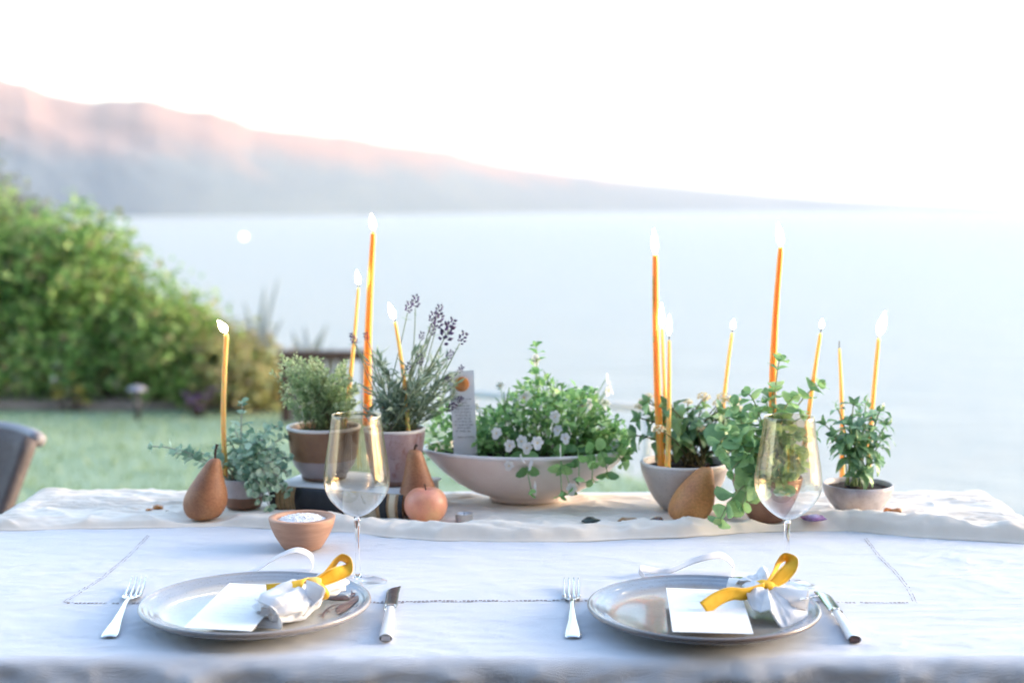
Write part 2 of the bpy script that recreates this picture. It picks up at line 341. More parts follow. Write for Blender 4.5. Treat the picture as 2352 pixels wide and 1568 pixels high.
# hills: sunset glow on the upper slopes and blue shade below, painted by height
RIDGE = [(-1700, 60), (-1300, 20), (-900, 70), (-420, 40), (-200, 95), (0, 168), (50, 188), (130, 210), (200, 230), (270, 232), (340, 227), (390, 240), (440, 254), (490, 252), (540, 272), (590, 294), (650, 300), (740, 308), (790, 313), (850, 322), (930, 335), (990, 345), (1040, 351), (1100, 368), (1160, 382), (1250, 394), (1350, 405), (1450, 418), (1600, 433), (1750, 446), (1900, 458), (2050, 466), (2250, 473), (2500, 477)]
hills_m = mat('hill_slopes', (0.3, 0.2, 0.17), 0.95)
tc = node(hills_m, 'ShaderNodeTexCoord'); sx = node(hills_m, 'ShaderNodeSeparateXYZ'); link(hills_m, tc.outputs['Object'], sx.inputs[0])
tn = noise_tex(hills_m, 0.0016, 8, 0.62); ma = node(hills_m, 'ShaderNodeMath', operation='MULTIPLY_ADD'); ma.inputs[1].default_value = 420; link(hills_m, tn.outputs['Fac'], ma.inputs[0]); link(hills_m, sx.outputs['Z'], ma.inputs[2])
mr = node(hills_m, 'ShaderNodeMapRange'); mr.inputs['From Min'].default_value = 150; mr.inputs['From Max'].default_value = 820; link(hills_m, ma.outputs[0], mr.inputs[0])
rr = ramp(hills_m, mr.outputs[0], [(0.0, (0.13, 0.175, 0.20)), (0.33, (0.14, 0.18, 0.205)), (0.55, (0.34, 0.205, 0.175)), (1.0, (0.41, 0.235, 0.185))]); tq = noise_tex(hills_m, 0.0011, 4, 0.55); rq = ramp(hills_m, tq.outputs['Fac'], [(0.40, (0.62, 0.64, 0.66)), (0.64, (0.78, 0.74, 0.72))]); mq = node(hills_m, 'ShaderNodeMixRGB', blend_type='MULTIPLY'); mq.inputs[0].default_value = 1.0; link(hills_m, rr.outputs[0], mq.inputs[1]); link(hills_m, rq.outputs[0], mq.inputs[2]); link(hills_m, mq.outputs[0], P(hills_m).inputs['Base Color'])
def hill(u, v):
    px = -1700 + 4200 * u; py = interp(RIDGE, px)
    D0 = 5200 + 9000 * sm(300, 2300, px); depth = 1500
    az = math.atan2((px - CX) / F, 1.0)
    Yr = (D0 + depth); zr = aty(px, py, Yr).z - SEA
    zr += zr * 0.035 * fbm((px * 0.012, 3.3, 0), 4)
    if v <= 0.75:
        t = v / 0.75; Y = D0 + depth * t; h = zr * (t ** 0.85) + zr * 0.16 * t * (1 - t) * 2 * fbm((px * 0.0045 + t * 1.5, t * 2.2, 7), 5)
    else:
        t = (v - 0.75) / 0.25; Y = Yr + 1800 * t; h = zr * (1 - t) ** 1.2
    X = (px - CX) / F * (Y * 1.0)
    return (X, Y, SEA - 4 + max(0, h + 4))
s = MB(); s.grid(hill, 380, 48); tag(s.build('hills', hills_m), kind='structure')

# garden ground: lawn to the bluff edge, then the bluff down to the sea
EDGE = [(-12, 13.0), (-4.0, 10.6), (-1.55, 9.4), (-0.4, 8.2), (0.55, 6.9), (1.05, 6.2), (1.6, 5.75), (2.6, 4.9), (4.5, 3.6), (7, 2.0), (12, 1.0)]
def ground_z(x, y): return 0.012 * fbm((x * 0.9, y * 0.9, 0), 3)
def lawn(u, v):
    x = -12 + 24 * u; ye = interp(EDGE, x) + 0.12 * nz(x * 1.7, 0, 5); y = -6 + (ye + 6) * v
    return (x, y, ground_z(x, y) - 0.06 * sm(0.97, 1.0, v))
gm = noisy('garden_grass', (0.19, 0.27, 0.15), (0.29, 0.36, 0.23), 3.0, 0.9, 0.6, 0.02, detail=8)
s = MB(); s.grid(lawn, 120, 80); tag(s.build('lawn', gm), kind='structure')
bm_ = noisy('bluff_earth', (0.30, 0.26, 0.21), (0.38, 0.35, 0.28), 0.4, 0.95, 0.5, 0.3)
def bluff(u, v):
    x = -12 + 24 * u; ye = interp(EDGE, x) + 0.12 * nz(x * 1.7, 0, 5); z = -0.06 + (SEA - 1) * v
    return (x * (1 + 2.2 * v), ye + (0.4 * fbm((x * 0.5, z * 0.2, 0), 4) + 34 * v ** 1.3) * sm(0, 0.03, v), z - 0.002)
s = MB(); s.grid(bluff, 90, 40); tag(s.build('bluff', bm_), kind='structure')
soil_bed = noisy('bed_soil', (0.20, 0.145, 0.115), (0.32, 0.24, 0.19), 5, 0.95, 0.5, 0.02)
def bed(u, v):
    x = -5.0 + 3.9 * u; y0 = 8.72 + 0.12 * nz(x, 0, 3); y1 = interp(EDGE, x) - 0.12
    y = y0 + (y1 - y0) * v; return (x, y, ground_z(x, y) + 0.014 + 0.03 * sm(0, 0.2, v) * (1 - sm(0.85, 1, v)))
s = MB(); s.grid(bed, 40, 16); tag(s.build('flower_bed_ground', soil_bed), kind='structure')
ter = noisy('added_dark_paving', (0.032, 0.028, 0.03), (0.052, 0.046, 0.046), 4, 0.85, 0.3, 0.004)  # unseen dark paving, added to cut ground bounce onto the front drape
b = MB()
for i in range(15):
    for j in range(12): b.box((-5.6 + i * .8 + U(-.004, .004), -2.5 + j * .5, .012 + U(-.002, .002)), (.788, .488, .05))
tag(b.build('shade_terrace', ter, None, False), kind='structure')
# short grass blades
gb = MB(); random.seed(5)
for i in range(14000):
    x = U(-3.6, 2.2); y = U(3.4, 9.3)
    if y > interp(EDGE, x) - 0.1 or (x < -1.1 and y > 8.6): continue
    h = U(0.02, 0.05); a = U(0, 6.28); w = 0.006; dx, dy = math.cos(a) * w, math.sin(a) * w; z = ground_z(x, y) - 0.003; lx, ly = U(-0.02, 0.02), U(-0.02, 0.02)
    gb.add([(x - dx, y - dy, z), (x + dx, y + dy, z), (x + lx, y + ly, z + h)], [(0, 1, 2)])
tag(gb.build('grass', leafmat('grass_blades', [(0.19, 0.28, 0.13), (0.28, 0.37, 0.20), (0.36, 0.42, 0.27)], 0.3, island=True)), 'short green grass of the lawn', kind='stuff')

# shrubs behind the lawn
def shrub(label, spec, stops, n, leaf=0.055, seed=1, group='shrubs along the bluff edge', stems=7):
    """spec: list of ellipsoids (cx, cy, cz, rx, ry, rz); leaves are scattered in clumps through their volume"""
    random.seed(seed); c0 = spec[0]; t = thing('shrub', label, 'shrub', (c0[0], c0[1], 0), group=group)
    b = MB(); w = [e[3] * e[4] * e[5] for e in spec]
    clumps = []
    for i in range(int(n / 26)):
        e = random.choices(spec, w)[0]
        while True:
            p = Vector((U(-1, 1), U(-1, 1), U(-1, 1)))
            if 0.35 < p.length < 1: break
        p = p * (0.75 + 0.35 * fbm((p.x * 2 + seed, p.y * 2, p.z * 2), 3))
        clumps.append(Vector((e[0] + p.x * e[3], e[1] + p.y * e[4], max(0.03, e[2] + p.z * e[5]))))
    for c in clumps:
        rr_ = U(0.05, 0.12)
        for k in range(26):
            p = c + Vector((random.gauss(0, rr_), random.gauss(0, rr_), random.gauss(0, rr_ * 0.8)))
            if p.z < 0.03: continue
            d = Vector((U(-1, 1), U(-1, 1), U(-0.7, 0.7))).normalized(); q = d.orthogonal().normalized(); q.rotate(Matrix.Rotation(U(0, 6.28), 3, d)); L = leaf * U(0.6, 1.3); W = L * 0.33
            o = p - Vector((c0[0], c0[1], 0)); nn = d.cross(q) * (L * 0.12)
            b.add([o, o + d * L * 0.5 + q * W + nn, o + d * L, o + d * L * 0.5 - q * W + nn], [(0, 1, 2), (0, 2, 3)])
    f = b.build('foliage', leafmat('shrub_leaves', stops, 0.45, island=True), t, False); tag(f, kind='stuff')
    for k in range(stems):
        e = random.choice(spec); x, y = U(-0.3, 0.3) * e[3] * 2 + e[0] - c0[0], U(-0.3, 0.3) * e[4] + e[1] - c0[1]; tp = Vector((e[0] - c0[0] + U(-.6, .6) * e[3], e[1] - c0[1] + U(-.6, .6) * e[4], e[2] + U(0.2, 0.7) * e[5]))
        b = MB(); b.tube(spline([(x, y, -0.02), (x * 0.8 + tp.x * 0.2 + U(-.05, .05), y * 0.7 + tp.y * 0.3, tp.z * 0.5), tp], 5), [0.03 - 0.002 * i for i in range(11)], 6); b.build('stem', M['barkstem'], t)
    return t
green = [(0.078, 0.169, 0.046), (0.182, 0.351, 0.091), (0.286, 0.468, 0.130), (0.429, 0.572, 0.208), (0.286, 0.195, 0.117)]
olive = [(0.247, 0.195, 0.098), (0.325, 0.338, 0.117), (0.442, 0.455, 0.195), (0.468, 0.351, 0.221)]
shrub('large dense green shrub at the left end of the lawn', [(-2.9, 9.3, 0.74, 0.58, 0.5, 0.66), (-3.5, 9.4, 0.78, 0.7, 0.5, 0.70), (-2.52, 9.3, 0.50, 0.36, 0.42, 0.52), (-2.9, 9.1, 0.25, 0.65, 0.35, 0.3), (-3.6, 9.2, 0.25, 0.6, 0.35, 0.3)], green, 22000, seed=2)
shrub('rounded leafy shrub with yellow green leaves between the dense and the dry shrub', [(-2.18, 9.1, 0.33, 0.34, 0.4, 0.38), (-1.98, 9.0, 0.20, 0.26, 0.3, 0.26)], [(0.117, 0.234, 0.058), (0.247, 0.403, 0.098), (0.390, 0.533, 0.169), (0.364, 0.273, 0.130)], 11000, seed=3)
shrub('low dry olive and brown shrub sloping down towards the sea', [(-1.82, 9.0, 0.20, 0.24, 0.35, 0.26), (-1.58, 8.9, 0.12, 0.18, 0.3, 0.17)], olive, 8000, seed=4)
shrub('tall thin grey green shrub at the edge of the picture, above the dense shrub', [(-3.75, 9.9, 1.45, 0.2, 0.25, 0.4), (-3.45, 9.8, 1.25, 0.22, 0.25, 0.16)], [(0.18, 0.20, 0.17), (0.26, 0.28, 0.24), (0.32, 0.34, 0.28)], 1100, 0.05, seed=6)

def flower_clump(label, px, py, Y, col, n, spread, seed):
    random.seed(seed); p = aty(px, py, Y); t = thing('flowering_plant', label, 'plant', (p.x, p.y, 0)); b = MB(); st = MB()
    for i in range(n):
        a = Vector((random.gauss(0, spread), random.gauss(0, spread), p.z + random.gauss(0, spread * 0.7)))
        if a.z < 0.06: a.z = 0.06
        st.tube([(a.x * 0.3, a.y * 0.3, 0.0), (a.x * 0.8, a.y * 0.8, a.z * 0.6), a], 0.004, 4)
        for k in range(6):
            an = k * 1.047; b.add([a, a + Vector((math.cos(an - .4) * .022, math.sin(an - .4) * .022, .012)), a + Vector((math.cos(an) * .035, math.sin(an) * .035, .004)), a + Vector((math.cos(an + .4) * .022, math.sin(an + .4) * .022, .012))], [(0, 1, 2, 3)])
    tag(b.build('blossom', leafmat('petals', col, 0.3, island=True), t), kind='stuff'); tag(st.build('stem', M['barkstem'], t), kind='stuff')
flower_clump('purple flowers at the foot of the dry shrub', 455, 915, 8.5, [(0.22, 0.09, 0.24), (0.35, 0.17, 0.36)], 14, 0.06, 7)
flower_clump('small yellow flowers at the foot of the dense green shrub', 160, 912, 8.7, [(0.5, 0.36, 0.05), (0.6, 0.45, 0.08)], 14, 0.06, 8)

# small garden path light
p = at(316, 962, 0.0); t = thing('path_light', 'small garden path light on a dark post in front of the shrubs', 'lamp', (p.x, p.y, 0))
b = MB(); b.tube([(0, 0, -0.05), (0, 0, 0.17)], 0.016, 10); b.build('post', mat('dark_metal', (0.05, 0.045, 0.045), 0.5), t)
b = MB(); b.lathe([(0.03, 0.165), (0.055, 0.17), (0.058, 0.176), (0.045, 0.19), (0.02, 0.20), (0.0, 0.201)], 20); b.build('cap', mat('lilac_metal', (0.25, 0.24, 0.29), 0.6), t)

# agave behind the wooden fence
def agave(label, px, py, Y, leaves, colr):
    g = aty(px, py, Y); t = thing('agave', label, 'plant', (g.x, g.y, 0))
    for (tx, ty, w, lean) in leaves:
        tip = aty(tx, ty, Y + lean) - Vector((g.x, g.y, 0)); base = Vector((U(-.05, .05), U(-.03, .03), 0.0)); mid = base.lerp(tip, 0.5) + Vector((-(tip.x) * 0.15, 0, 0.06))
        c = spline([base, mid, tip], 6); b = MB(); k = len(c)
        def fn(u, v, c=c, k=k, w=w):
            q = c[min(k - 1, round(v * (k - 1)))]; ww = w * (math.sin(min(1, v * 1.4 + .25) * math.pi * 0.5)) * (1 - v ** 2.5) + 0.002; s_ = (u - 0.5) * 2
            return q + Vector((s_ * ww, abs(s_) * -ww * 0.35, 0))
        b.grid(fn, 4, k - 1, 0.006); b.build('leaf', colr, t)
ag = noisy('agave_skin', (0.30, 0.33, 0.33), (0.38, 0.42, 0.41), 6, 0.6)
random.seed(3)
agave('spiky grey agave with curving leaves rising behind the wooden fence', 712, 930, 9.0, [(672, 762, .028, 0), (700, 745, .02, .1), (752, 742, .024, 0), (738, 765, .02, -.1), (770, 790, .022, .1), (660, 800, .022, -.1)], ag)
agave('tall thin spiky plant standing against the sea beside the dry shrub', 590, 930, 9.0, [(560, 690, .018, 0), (608, 655, .022, 0), (640, 635, .016, .1), (650, 730, .018, 0), (520, 735, .016, .1)], ag)

# low wooden fence beyond the lavender
p0 = aty(655, 808, 8.3); p1 = aty(842, 818, 8.3); t = thing('wooden_fence', 'low dark wooden fence panel behind the thyme and the lavender', 'fence', (p0.x, p0.y, 0))
W_ = p1.x - p0.x; H_ = p0.z; dw = noisy('dark_stained_wood', (0.06, 0.03, 0.022), (0.10, 0.05, 0.035), 8, 0.7); gw = noisy('weathered_slats', (0.26, 0.24, 0.22), (0.36, 0.33, 0.31), 6, 0.85, stretch=(1, 1, .2))
b = MB(); b.box((W_ / 2, 0, H_ - 0.02), (W_ + 0.06, 0.08, 0.055)); b.build('rail', dw, t, False)
for x in (0.0, W_): b = MB(); b.box((x, 0.0, (H_ - 0.05) / 2 - 0.02), (0.05, 0.06, H_ - 0.01)); b.build('post', dw, t, False)
for k in range(5):
    b = MB(); b.box((0.06 + k * 0.068, 0.01, (H_ - 0.06) / 2), (0.056, 0.018, H_ - 0.02)); b.build('slat', gw, t, False)

# thin grey rail near the bluff edge
t = thing('rail', 'thin pale grey rail along the bluff edge behind the white flowers', 'railing', (0, 0, 0)); rm = mat('galvanised', (0.5, 0.51, 0.51), 0.5)
a0 = aty(1060, 903, 7.0); a1 = aty(1500, 938, 6.7)
b = MB(); b.tube([a0, a0.lerp(a1, .5), a1], 0.017, 10); b.build('handrail', rm, t)
for q in (a0.lerp(a1, 0.06), a0.lerp(a1, 0.52), a0.lerp(a1, 0.975)): b = MB(); b.tube([(q.x, q.y, -0.08), (q.x, q.y, q.z - 0.015)], 0.016, 8); b.build('post', rm, t)

# far white boat added so a glowing panel can stand in for a bright spot
p = at(562, 548, SEA); t = thing('bright_spot_boat', 'distant white boat added to carry the bright spot out on the sea', 'boat', (p.x, p.y, SEA))
b = MB(); hull = [(-4.5, 1.3), (-3.5, 1.5), (0, 1.6), (3, 1.1), (5, 0.05)]
vs_ = []; 
for (x, w) in hull: vs_ += [(x, -w, 1.4), (x, -w * 0.6, -0.3), (x, w * 0.6, -0.3), (x, w, 1.4)]
fs_ = [(i * 4 + j, (i + 1) * 4 + j, (i + 1) * 4 + (j + 1) % 4, i * 4 + (j + 1) % 4) for i in range(4) for j in range(4)] + [(3, 2, 1, 0), (16, 17, 18, 19)]
b.add(vs_, fs_); bw = mat('boat_white', (0.8, 0.8, 0.8), 0.4); b.build('hull', bw, t, False)
b = MB(); b.box((-0.6, 0, 2.1), (3.2, 2.0, 1.4)); b.build('cabin', bw, t, False)
b = MB(); b.tube([(-1, 0, 2.8), (-1, 0, 4.6)], 0.06, 6); b.build('mast', bw, t)
b = MB(); b.box((-0.6, -1.03, 2.2), (2.6, .05, 1.0)); lm = mat('bright_spot_glow', (1, 1, 1)); P(lm).inputs['Emission Color'].default_value = (1, .97, .92, 1); P(lm).inputs['Emission Strength'].default_value = 4.5; b.build('glow_panel', lm, t, False)

# unseen building added behind the camera to shade the table front; glasses reflect it
hs_ = thing('shade_house', 'unseen dark timber building with large windows, added behind the camera to shade the table', 'shade_house', (0, -2.9, 0))
tim = noisy('dark_cladding', (.05, .035, .03), (.08, .06, .05), 3, .8, stretch=(.3, 1, 4))
b = MB(); b.box((0, -.15, 3.1), (30, .3, 6.4)); b.build('wall', tim, hs_, False)
b = MB(); b.add([(-15.4, .7, 6.3), (15.4, .7, 6.3), (15.4, -4, 8), (-15.4, -4, 8), (-15.4, .7, 6.42), (15.4, .7, 6.42), (15.4, -4, 8.12), (-15.4, -4, 8.12)], [(3, 2, 1, 0), (4, 5, 6, 7), (0, 1, 5, 4), (1, 2, 6, 5), (2, 3, 7, 6), (3, 0, 4, 7)]); b.build('roof', mat('slate', (.06, .06, .065), .7), hs_, False)
for x, zz in [(x, z) for x in (-12, -8.5, -5, -2.2, 2.2, 5, 8.5, 12) for z in (1.5, 4.4)]:
    b = MB(); b.box((x, .02, zz), (1.9, .06, 2.2)); w_ = b.build('window', mat('window_frame', (.6, .59, .57), .5), hs_, False); b = MB(); b.box((x, .056, zz), (1.72, .02, 2.02)); b.build('pane', mat('dark_pane', (.02, .022, .025), .05), w_, False)

# garden chair beyond the table's end
ch = thing('garden_chair', 'grey brown woven garden chair with wooden arms beyond the table end', 'chair', (-1.455, 3.1, 0), R(-20))
wv = noisy('woven_resin', (0.105, 0.085, 0.08), (0.15, 0.125, 0.12), 60, 0.8, 0.6, 0.004); lw = noisy('light_oiled_wood', (0.32, 0.19, 0.13), (0.42, 0.26, 0.18), 12, 0.6, stretch=(1, .2, 1))
b = MB()
def cb(u, v):
    x = -0.29 + 0.58 * u; return (x * (0.86 + 0.2 * v), 0.24 + 0.09 * v - 0.22 * abs(x / .29) ** 3.2 * (0.4 + .3 * (1 - v)), 0.36 + (0.36 + 0.01 * math.cos(x * 5)) * v)
b.grid(cb, 18, 10, -0.03); o = b.build('backrest', wv, ch)
b = MB(); b.tube([cb(i / 18, 1.0) for i in range(19)], 0.017, 8); b.build('top_edge', mat('grey_edge', (.26, .25, .27), .5), ch)
b = MB(); b.grid(lambda u, v: (-0.26 + .52 * u, -0.26 + .5 * v, 0.42 + .008 * math.sin(u * 3.14)), 8, 8, 0.05); b.build('seat', wv, ch)
for sgn in (-1, 1):
    b = MB(); b.tube(spline([(sgn * .30, .16, .55), (sgn * .31, -.05, .575), (sgn * .31, -.26, .57)], 6), .024, 10, flat=.6); b.build('armrest', lw, ch)
    b = MB(); b.tube([(sgn * .30, -.22, .56), (sgn * .28, -.24, 0)], [.018, .014], 8); b.build('leg', lw, ch)
    b = MB(); b.tube([(sgn * .27, .20, .40), (sgn * .27, .27, 0)], [.018, .014], 8); b.build('leg', lw, ch)

# ================================================================== TABLE, CLOTH, RUNNER
TX0, TX1, TY0, TY1 = -0.805, 0.80, 1.555, 2.475
tb = thing('dining_table', 'wooden dining table under the white tablecloth', 'table', ((TX0 + TX1) / 2, (TY0 + TY1) / 2, 0)); tw = noisy('table_wood', (.16, .09, .05), (.24, .14, .08), 8, .6, stretch=(.2, 1, 1))
hx, hy = (TX1 - TX0) / 2, (TY1 - TY0) / 2
b = MB(); b.box((0, 0, TZ - 0.026), (2 * hx - 0.03, 2 * hy - 0.03, 0.03)); b.build('tabletop', tw, tb, False)
for sx_ in (-1, 1):
    for sy_ in (-1, 1): b = MB(); b.box((sx_ * (hx - .09), sy_ * (hy - .09), (TZ - .04) / 2), (.06, .06, TZ - .045)); b.build('leg', tw, tb, False)
def cloth_z(x, y):
    w = 1.5 * 0.0011 * mnoise.noise(Vector((x * 5, y * 14, 1.7))) + 0.0013 * (1 - abs(mnoise.noise(Vector((x * 11, y * 34, 9.1))))) ** 3 + 0.0005 * mnoise.noise(Vector((x * 40 + y * 30, y * 60, 4)))
    g = sm(-.05, .45, nz(x * 4, y * 4, 21)); w += .0016 * g * (1 - abs(nz(x * 16 + y * 5, y * 30 - x * 6, 12))) ** 6 + .0010 * (1 - abs(nz(x * 3.1 + 4, y * 2.2, 15))) ** 22
    return w
CREASE = 0.016
def drape(u, v):
    DR = 0.34
    X = TX0 - DR + (TX1 - TX0 + 2 * DR) * u; Y = TY0 - DR + (TY1 - TY0 + 2 * DR) * v
    ex = max(TX0 - X, 0, X - TX1); ey = max(TY0 - Y, 0, Y - TY1); sxn = -1 if X < TX0 else 1; syn = -1 if Y < TY0 else 1
    x = min(max(X, TX0), TX1); y = min(max(Y, TY0), TY1); z = TZ + cloth_z(X, Y)
    r = CREASE
    def fold(e):
        a = min(e / r, math.pi / 2); return r * math.sin(a), -r * (1 - math.cos(a)) - max(0, e - r * math.pi / 2)
    if ex > 0 and ey > 0:
        e = max(ex, ey); o, dz = fold(e); m_ = min(ex, ey); x += sxn * (o + 0.45 * m_) * (0.6 + .4 * (ex >= ey)); y += syn * (o + 0.45 * m_) * (0.6 + .4 * (ey >= ex)); z += dz
    elif ex > 0:
        o, dz = fold(ex); k = sm(0.0, 0.2, ex); x += sxn * (o + k * (0.02 + 0.012 * math.sin(Y * 21) + 0.008 * nz(Y * 9, X * 4, 2))); z += dz
    elif ey > 0:
        o, dz = fold(ey); k = sm(0.01, 0.12, ey)
        y += syn * (o + k * (0.018 + 0.006 * math.sin(X * 13 + 1) + 0.007 * nz(X * 7 + Y * 4, Y * 9, 2)) + sm(0.004, .04, ey) * ((0.008 * fbm((X * 14 + Y * 9, Y * 30 - X * 5, 3), 4) + .004 * (1 - abs(nz(X * 9 + Y * 14, Y * 26 - X * 8, 6))) ** 4))); z += dz
    return (x, y, z)
b = MB(); b.grid(drape, 380, 300); cloth = b.build('tablecloth', M['linen']); tag(cloth, 'white linen tablecloth with openwork borders covering the whole table', 'tablecloth')
# openwork (drawn-thread) border: rows of small gaps in the linen
hs = MB(); random.seed(21)
def stitch_row(pts, k=1.0, step=0.0052):
    d = 0
    for a, c in zip(pts, pts[1:]):
        L = (c - a).length; n = int(L / step); dr = (c - a).normalized(); q = Vector((-dr.y, dr.x, 0))
        for i in range(n):
            for side in (-1, 1):
                if random.random() < 0.2: continue
                p = a + dr * (i * step + U(-.0006, .0006)) + q * side * 0.0021; l = U(.0013, .0022); w = U(.0007, .0013) * k
                vs_ = [p - dr * l - q * w, p + dr * l - q * w, p + dr * l + q * w, p - dr * l + q * w]
                hs.add([(v.x, v.y, TZ + cloth_z(v.x, v.y) + 0.0006) for v in vs_], [(0, 1, 2, 3)])
A_ = at(148, 1386, TZ); B_ = at(2100, 1383, TZ)
def row(pts, k=1.0): stitch_row([at(x, y, TZ) for x, y in pts], k)
row([(148, 1386), (500, 1388), (850, 1385), (1300, 1380), (1700, 1386), (2100, 1384)])
row([(150, 1384), (190, 1356), (240, 1325), (290, 1285), (345, 1228)], .45)
row([(2102, 1384), (2085, 1350), (2060, 1320), (2030, 1290), (2005, 1262), (1985, 1236)], .45)
h_ = hs.build('openwork_border', M['hole'], cloth, False); tag(h_, kind='stuff')

RFRONT = [(-80, 1217), (0, 1220), (200, 1216), (400, 1213), (520, 1212), (620, 1216), (780, 1224), (900, 1236), (1000, 1243), (1150, 1247), (1300, 1245), (1420, 1240), (1560, 1236), (1690, 1226), (1800, 1222), (1950, 1222), (2060, 1232), (2180, 1240), (2300, 1246), (2420, 1255)]
RF = [(at(x, y, TZ).x, at(x, y, TZ).y) for x, y in RFRONT]
FOOT = []                                    # footprints of things that press the runner flat: (x, y, r)
def runner_h(x, y):
    yf = interp(RF, x) + 0.004 * nz(x * 14, 0, 8) + 0.006 * nz(x * 5, 2, 8); d = y - yf
    amp = 0.009 + 0.010 * sm(-0.45, -0.1, x) + 0.004 * sm(0.2, 0.5, x) + .007 * math.exp(-((x + .29) / .07) ** 2)
    hump = amp * (0.75 + 0.5 * nz(x * 6, 1, 1) + .35 * fbm((x * 16, y * 22, 4), 3)) * math.exp(-((d - 0.028 - .010 * nz(x * 9, 3, 3)) / 0.021) ** 2)
    hump2 = 0.5 * amp * (0.6 + 0.8 * nz(x * 5, 6, 1)) * math.exp(-((d - 0.075 - 0.02 * nz(x * 4, 0, 0)) / 0.014) ** 2)
    cr = (1 - abs(nz(x * 10 + y * 9, y * 42 + 3 * nz(x * 6, y * 9, 2), 3))) ** 4; cr2 = (1 - abs(nz(x * 26 - y * 22, y * 60 + x * 12, 7))) ** 4
    fl = 0.0054 * cr + .0014 * cr2 + 0.0024 * fbm((x * 8, y * 34, 5), 4)
    press = 1.0
    for fx, fy, fr in FOOT: press = min(press, sm(fr * 0.95, fr * 1.0 + 0.03, math.hypot(x - fx, y - fy)))
    return (hump + hump2 + fl) * press + 0.0032
RZ = TZ + 0.0055                             # what stands on the runner stands here

# ================================================================== FRUIT
def lumpy(o_verts, k, seed): return [v * (1 + k * nz(v.x * 30 + seed, v.y * 30, v.z * 30)) for v in o_verts]
def pear(label, base, prof, lean, m, stalk=0.02, seed=0):
    t = thing('pear', label, 'pear', base, group='pears on the runner'); b = MB(); n = 32; vs_, fs_ = [], []; H = prof[-1][1]
    for (r, z) in prof:
        k = (z / H) ** 1.6
        for i in range(n):
            a = 6.28318 * i / n; w = 1 + 0.04 * nz(math.cos(a) + seed, math.sin(a), z * 20)
            vs_.append((r * w * math.cos(a) + lean[0] * k, r * w * math.sin(a) + lean[1] * k, z))
    for j in range(len(prof) - 1):
        for i in range(n): fs_.append((j * n + i, j * n + (i + 1) % n, (j + 1) * n + (i + 1) % n, (j + 1) * n + i))
    fs_.append(tuple(range(n - 1, -1, -1))); fs_.append(tuple((len(prof) - 1) * n + i for i in range(n))); b.add(vs_, fs_); o = b.build('flesh', m, t); mod_subsurf(o, 1)
    if stalk:
        b = MB(); l = Vector((lean[0], lean[1], H)); b.tube(spline([l + Vector((0, 0, -.004)), l + Vector((.001, 0, stalk * .5)), l + Vector((.004, 0, stalk))], 4), [.0022, .002, .002, .002, .002, .002, .002, .0024, .003], 7); b.build('stalk', M['barkstem'], t)
    FOOT.append((base[0], base[1], prof[2][0])); return t
p = stand(468, 1201, 0.030, RZ)
pear('dark russet pear standing upright in front of the silvery oregano pot', p, [(.016, .001), (.024, .003), (.0315, .012), (.0355, .025), (.0345, .038), (.029, .053), (.022, .067), (.0165, .080), (.0125, .090), (.009, .096), (.004, .0985)], (.020, 0), M['pear'], .022, 1)
p = stand(964, 1196, 0.030, RZ)
pear('tall narrow russet pear with a long neck behind the pink apple', p, [(.016, .001), (.024, .003), (.0325, .012), (.0345, .024), (.032, .038), (.026, .054), (.021, .070), (.0165, .086), (.014, .098), (.011, .106), (.006, .109)], (-.008, .004), M['pear'], .008, 5)
p = stand(1580, 1205, 0.030, RZ)
pear('orange brown pear leaning against the round grey flowerpot', p, [(.016, .001), (.026, .003), (.0345, .012), (.0365, .024), (.0345, .038), (.029, .052), (.023, .064), (.0175, .074), (.012, .081), (.006, .0845)], (.030, .012), M['pear2'], .006, 9)
p = stand(979, 1207, 0.028, RZ - .001); t = thing('apple', 'pink and yellow apple in front of the tall narrow pear', 'apple', p)
b = MB(); b.lathe([(.004, .005), (.010, .0015), (.020, .001), (.029, .008), (.0345, .020), (.0355, .030), (.032, .043), (.024, .051), (.015, .0545), (.008, .053), (.003, .049)], 32, wob=.03); o = b.build('flesh', M['apple'], t); mod_subsurf(o, 1)
b = MB(); b.tube([(0, 0, .048), (-.001, 0, .055), (-.002, 0, .061)], .0014, 6); b.build('stalk', M['barkstem'], t); FOOT.append((p.x, p.y, .02))

# ================================================================== BOOK under two of the pots
bk_l = at(626, 1168, RZ); bk_r = at(930, 1192, RZ)
ang = math.atan2(bk_r.y - bk_l.y, bk_r.x - bk_l.x); BL = (bk_r - bk_l).length; BD = 0.15; BT = 0.040
bk = thing('book', 'old leather bound book lying flat under the thyme and lavender pots', 'book', bk_l, ang)
FOOT.append((bk_l.x + .05, bk_l.y + .05, .07)); FOOT.append((bk_r.x - .05, bk_r.y + .07, .07))
b = MB(); b.box((BL / 2, BD / 2 + .004, BT / 2), (BL - .006, BD - .01, BT - .007)); b.build('page_block', M['pages'], bk, False)
for z in (.0017, BT - .0017): b = MB(); b.box((BL / 2, BD / 2 + .003, z), (BL, BD, .0034)); b.build('cover', M['boards'], bk, False)
def spine(x0, x1, m, off, nm):
    b = MB(); b.grid(lambda u, v: (x0 + (x1 - x0) * u, -.0015 - off - .006 * math.sin(v * math.pi), .0006 + (BT - .0012) * v), 6, 10, -.002); return b.build(nm, m, bk)
spine(0, BL, M['leather'], 0, 'spine')
spine(.0 * BL, .045 * BL, M['blackleather'], .0012, 'spine_band'); spine(.195 * BL, .56 * BL, M['blackleather'], .0014, 'title_label')
spine(.56 * BL, .80 * BL, M['creamleather'], .0014, 'title_label'); spine(.83 * BL, .88 * BL, M['blackleather'], .0014, 'spine_band'); spine(.90 * BL, .945 * BL, M['creamleather'], .0014, 'spine_band'); spine(.965 * BL, .998 * BL, M['blackleather'], .0014, 'spine_band')
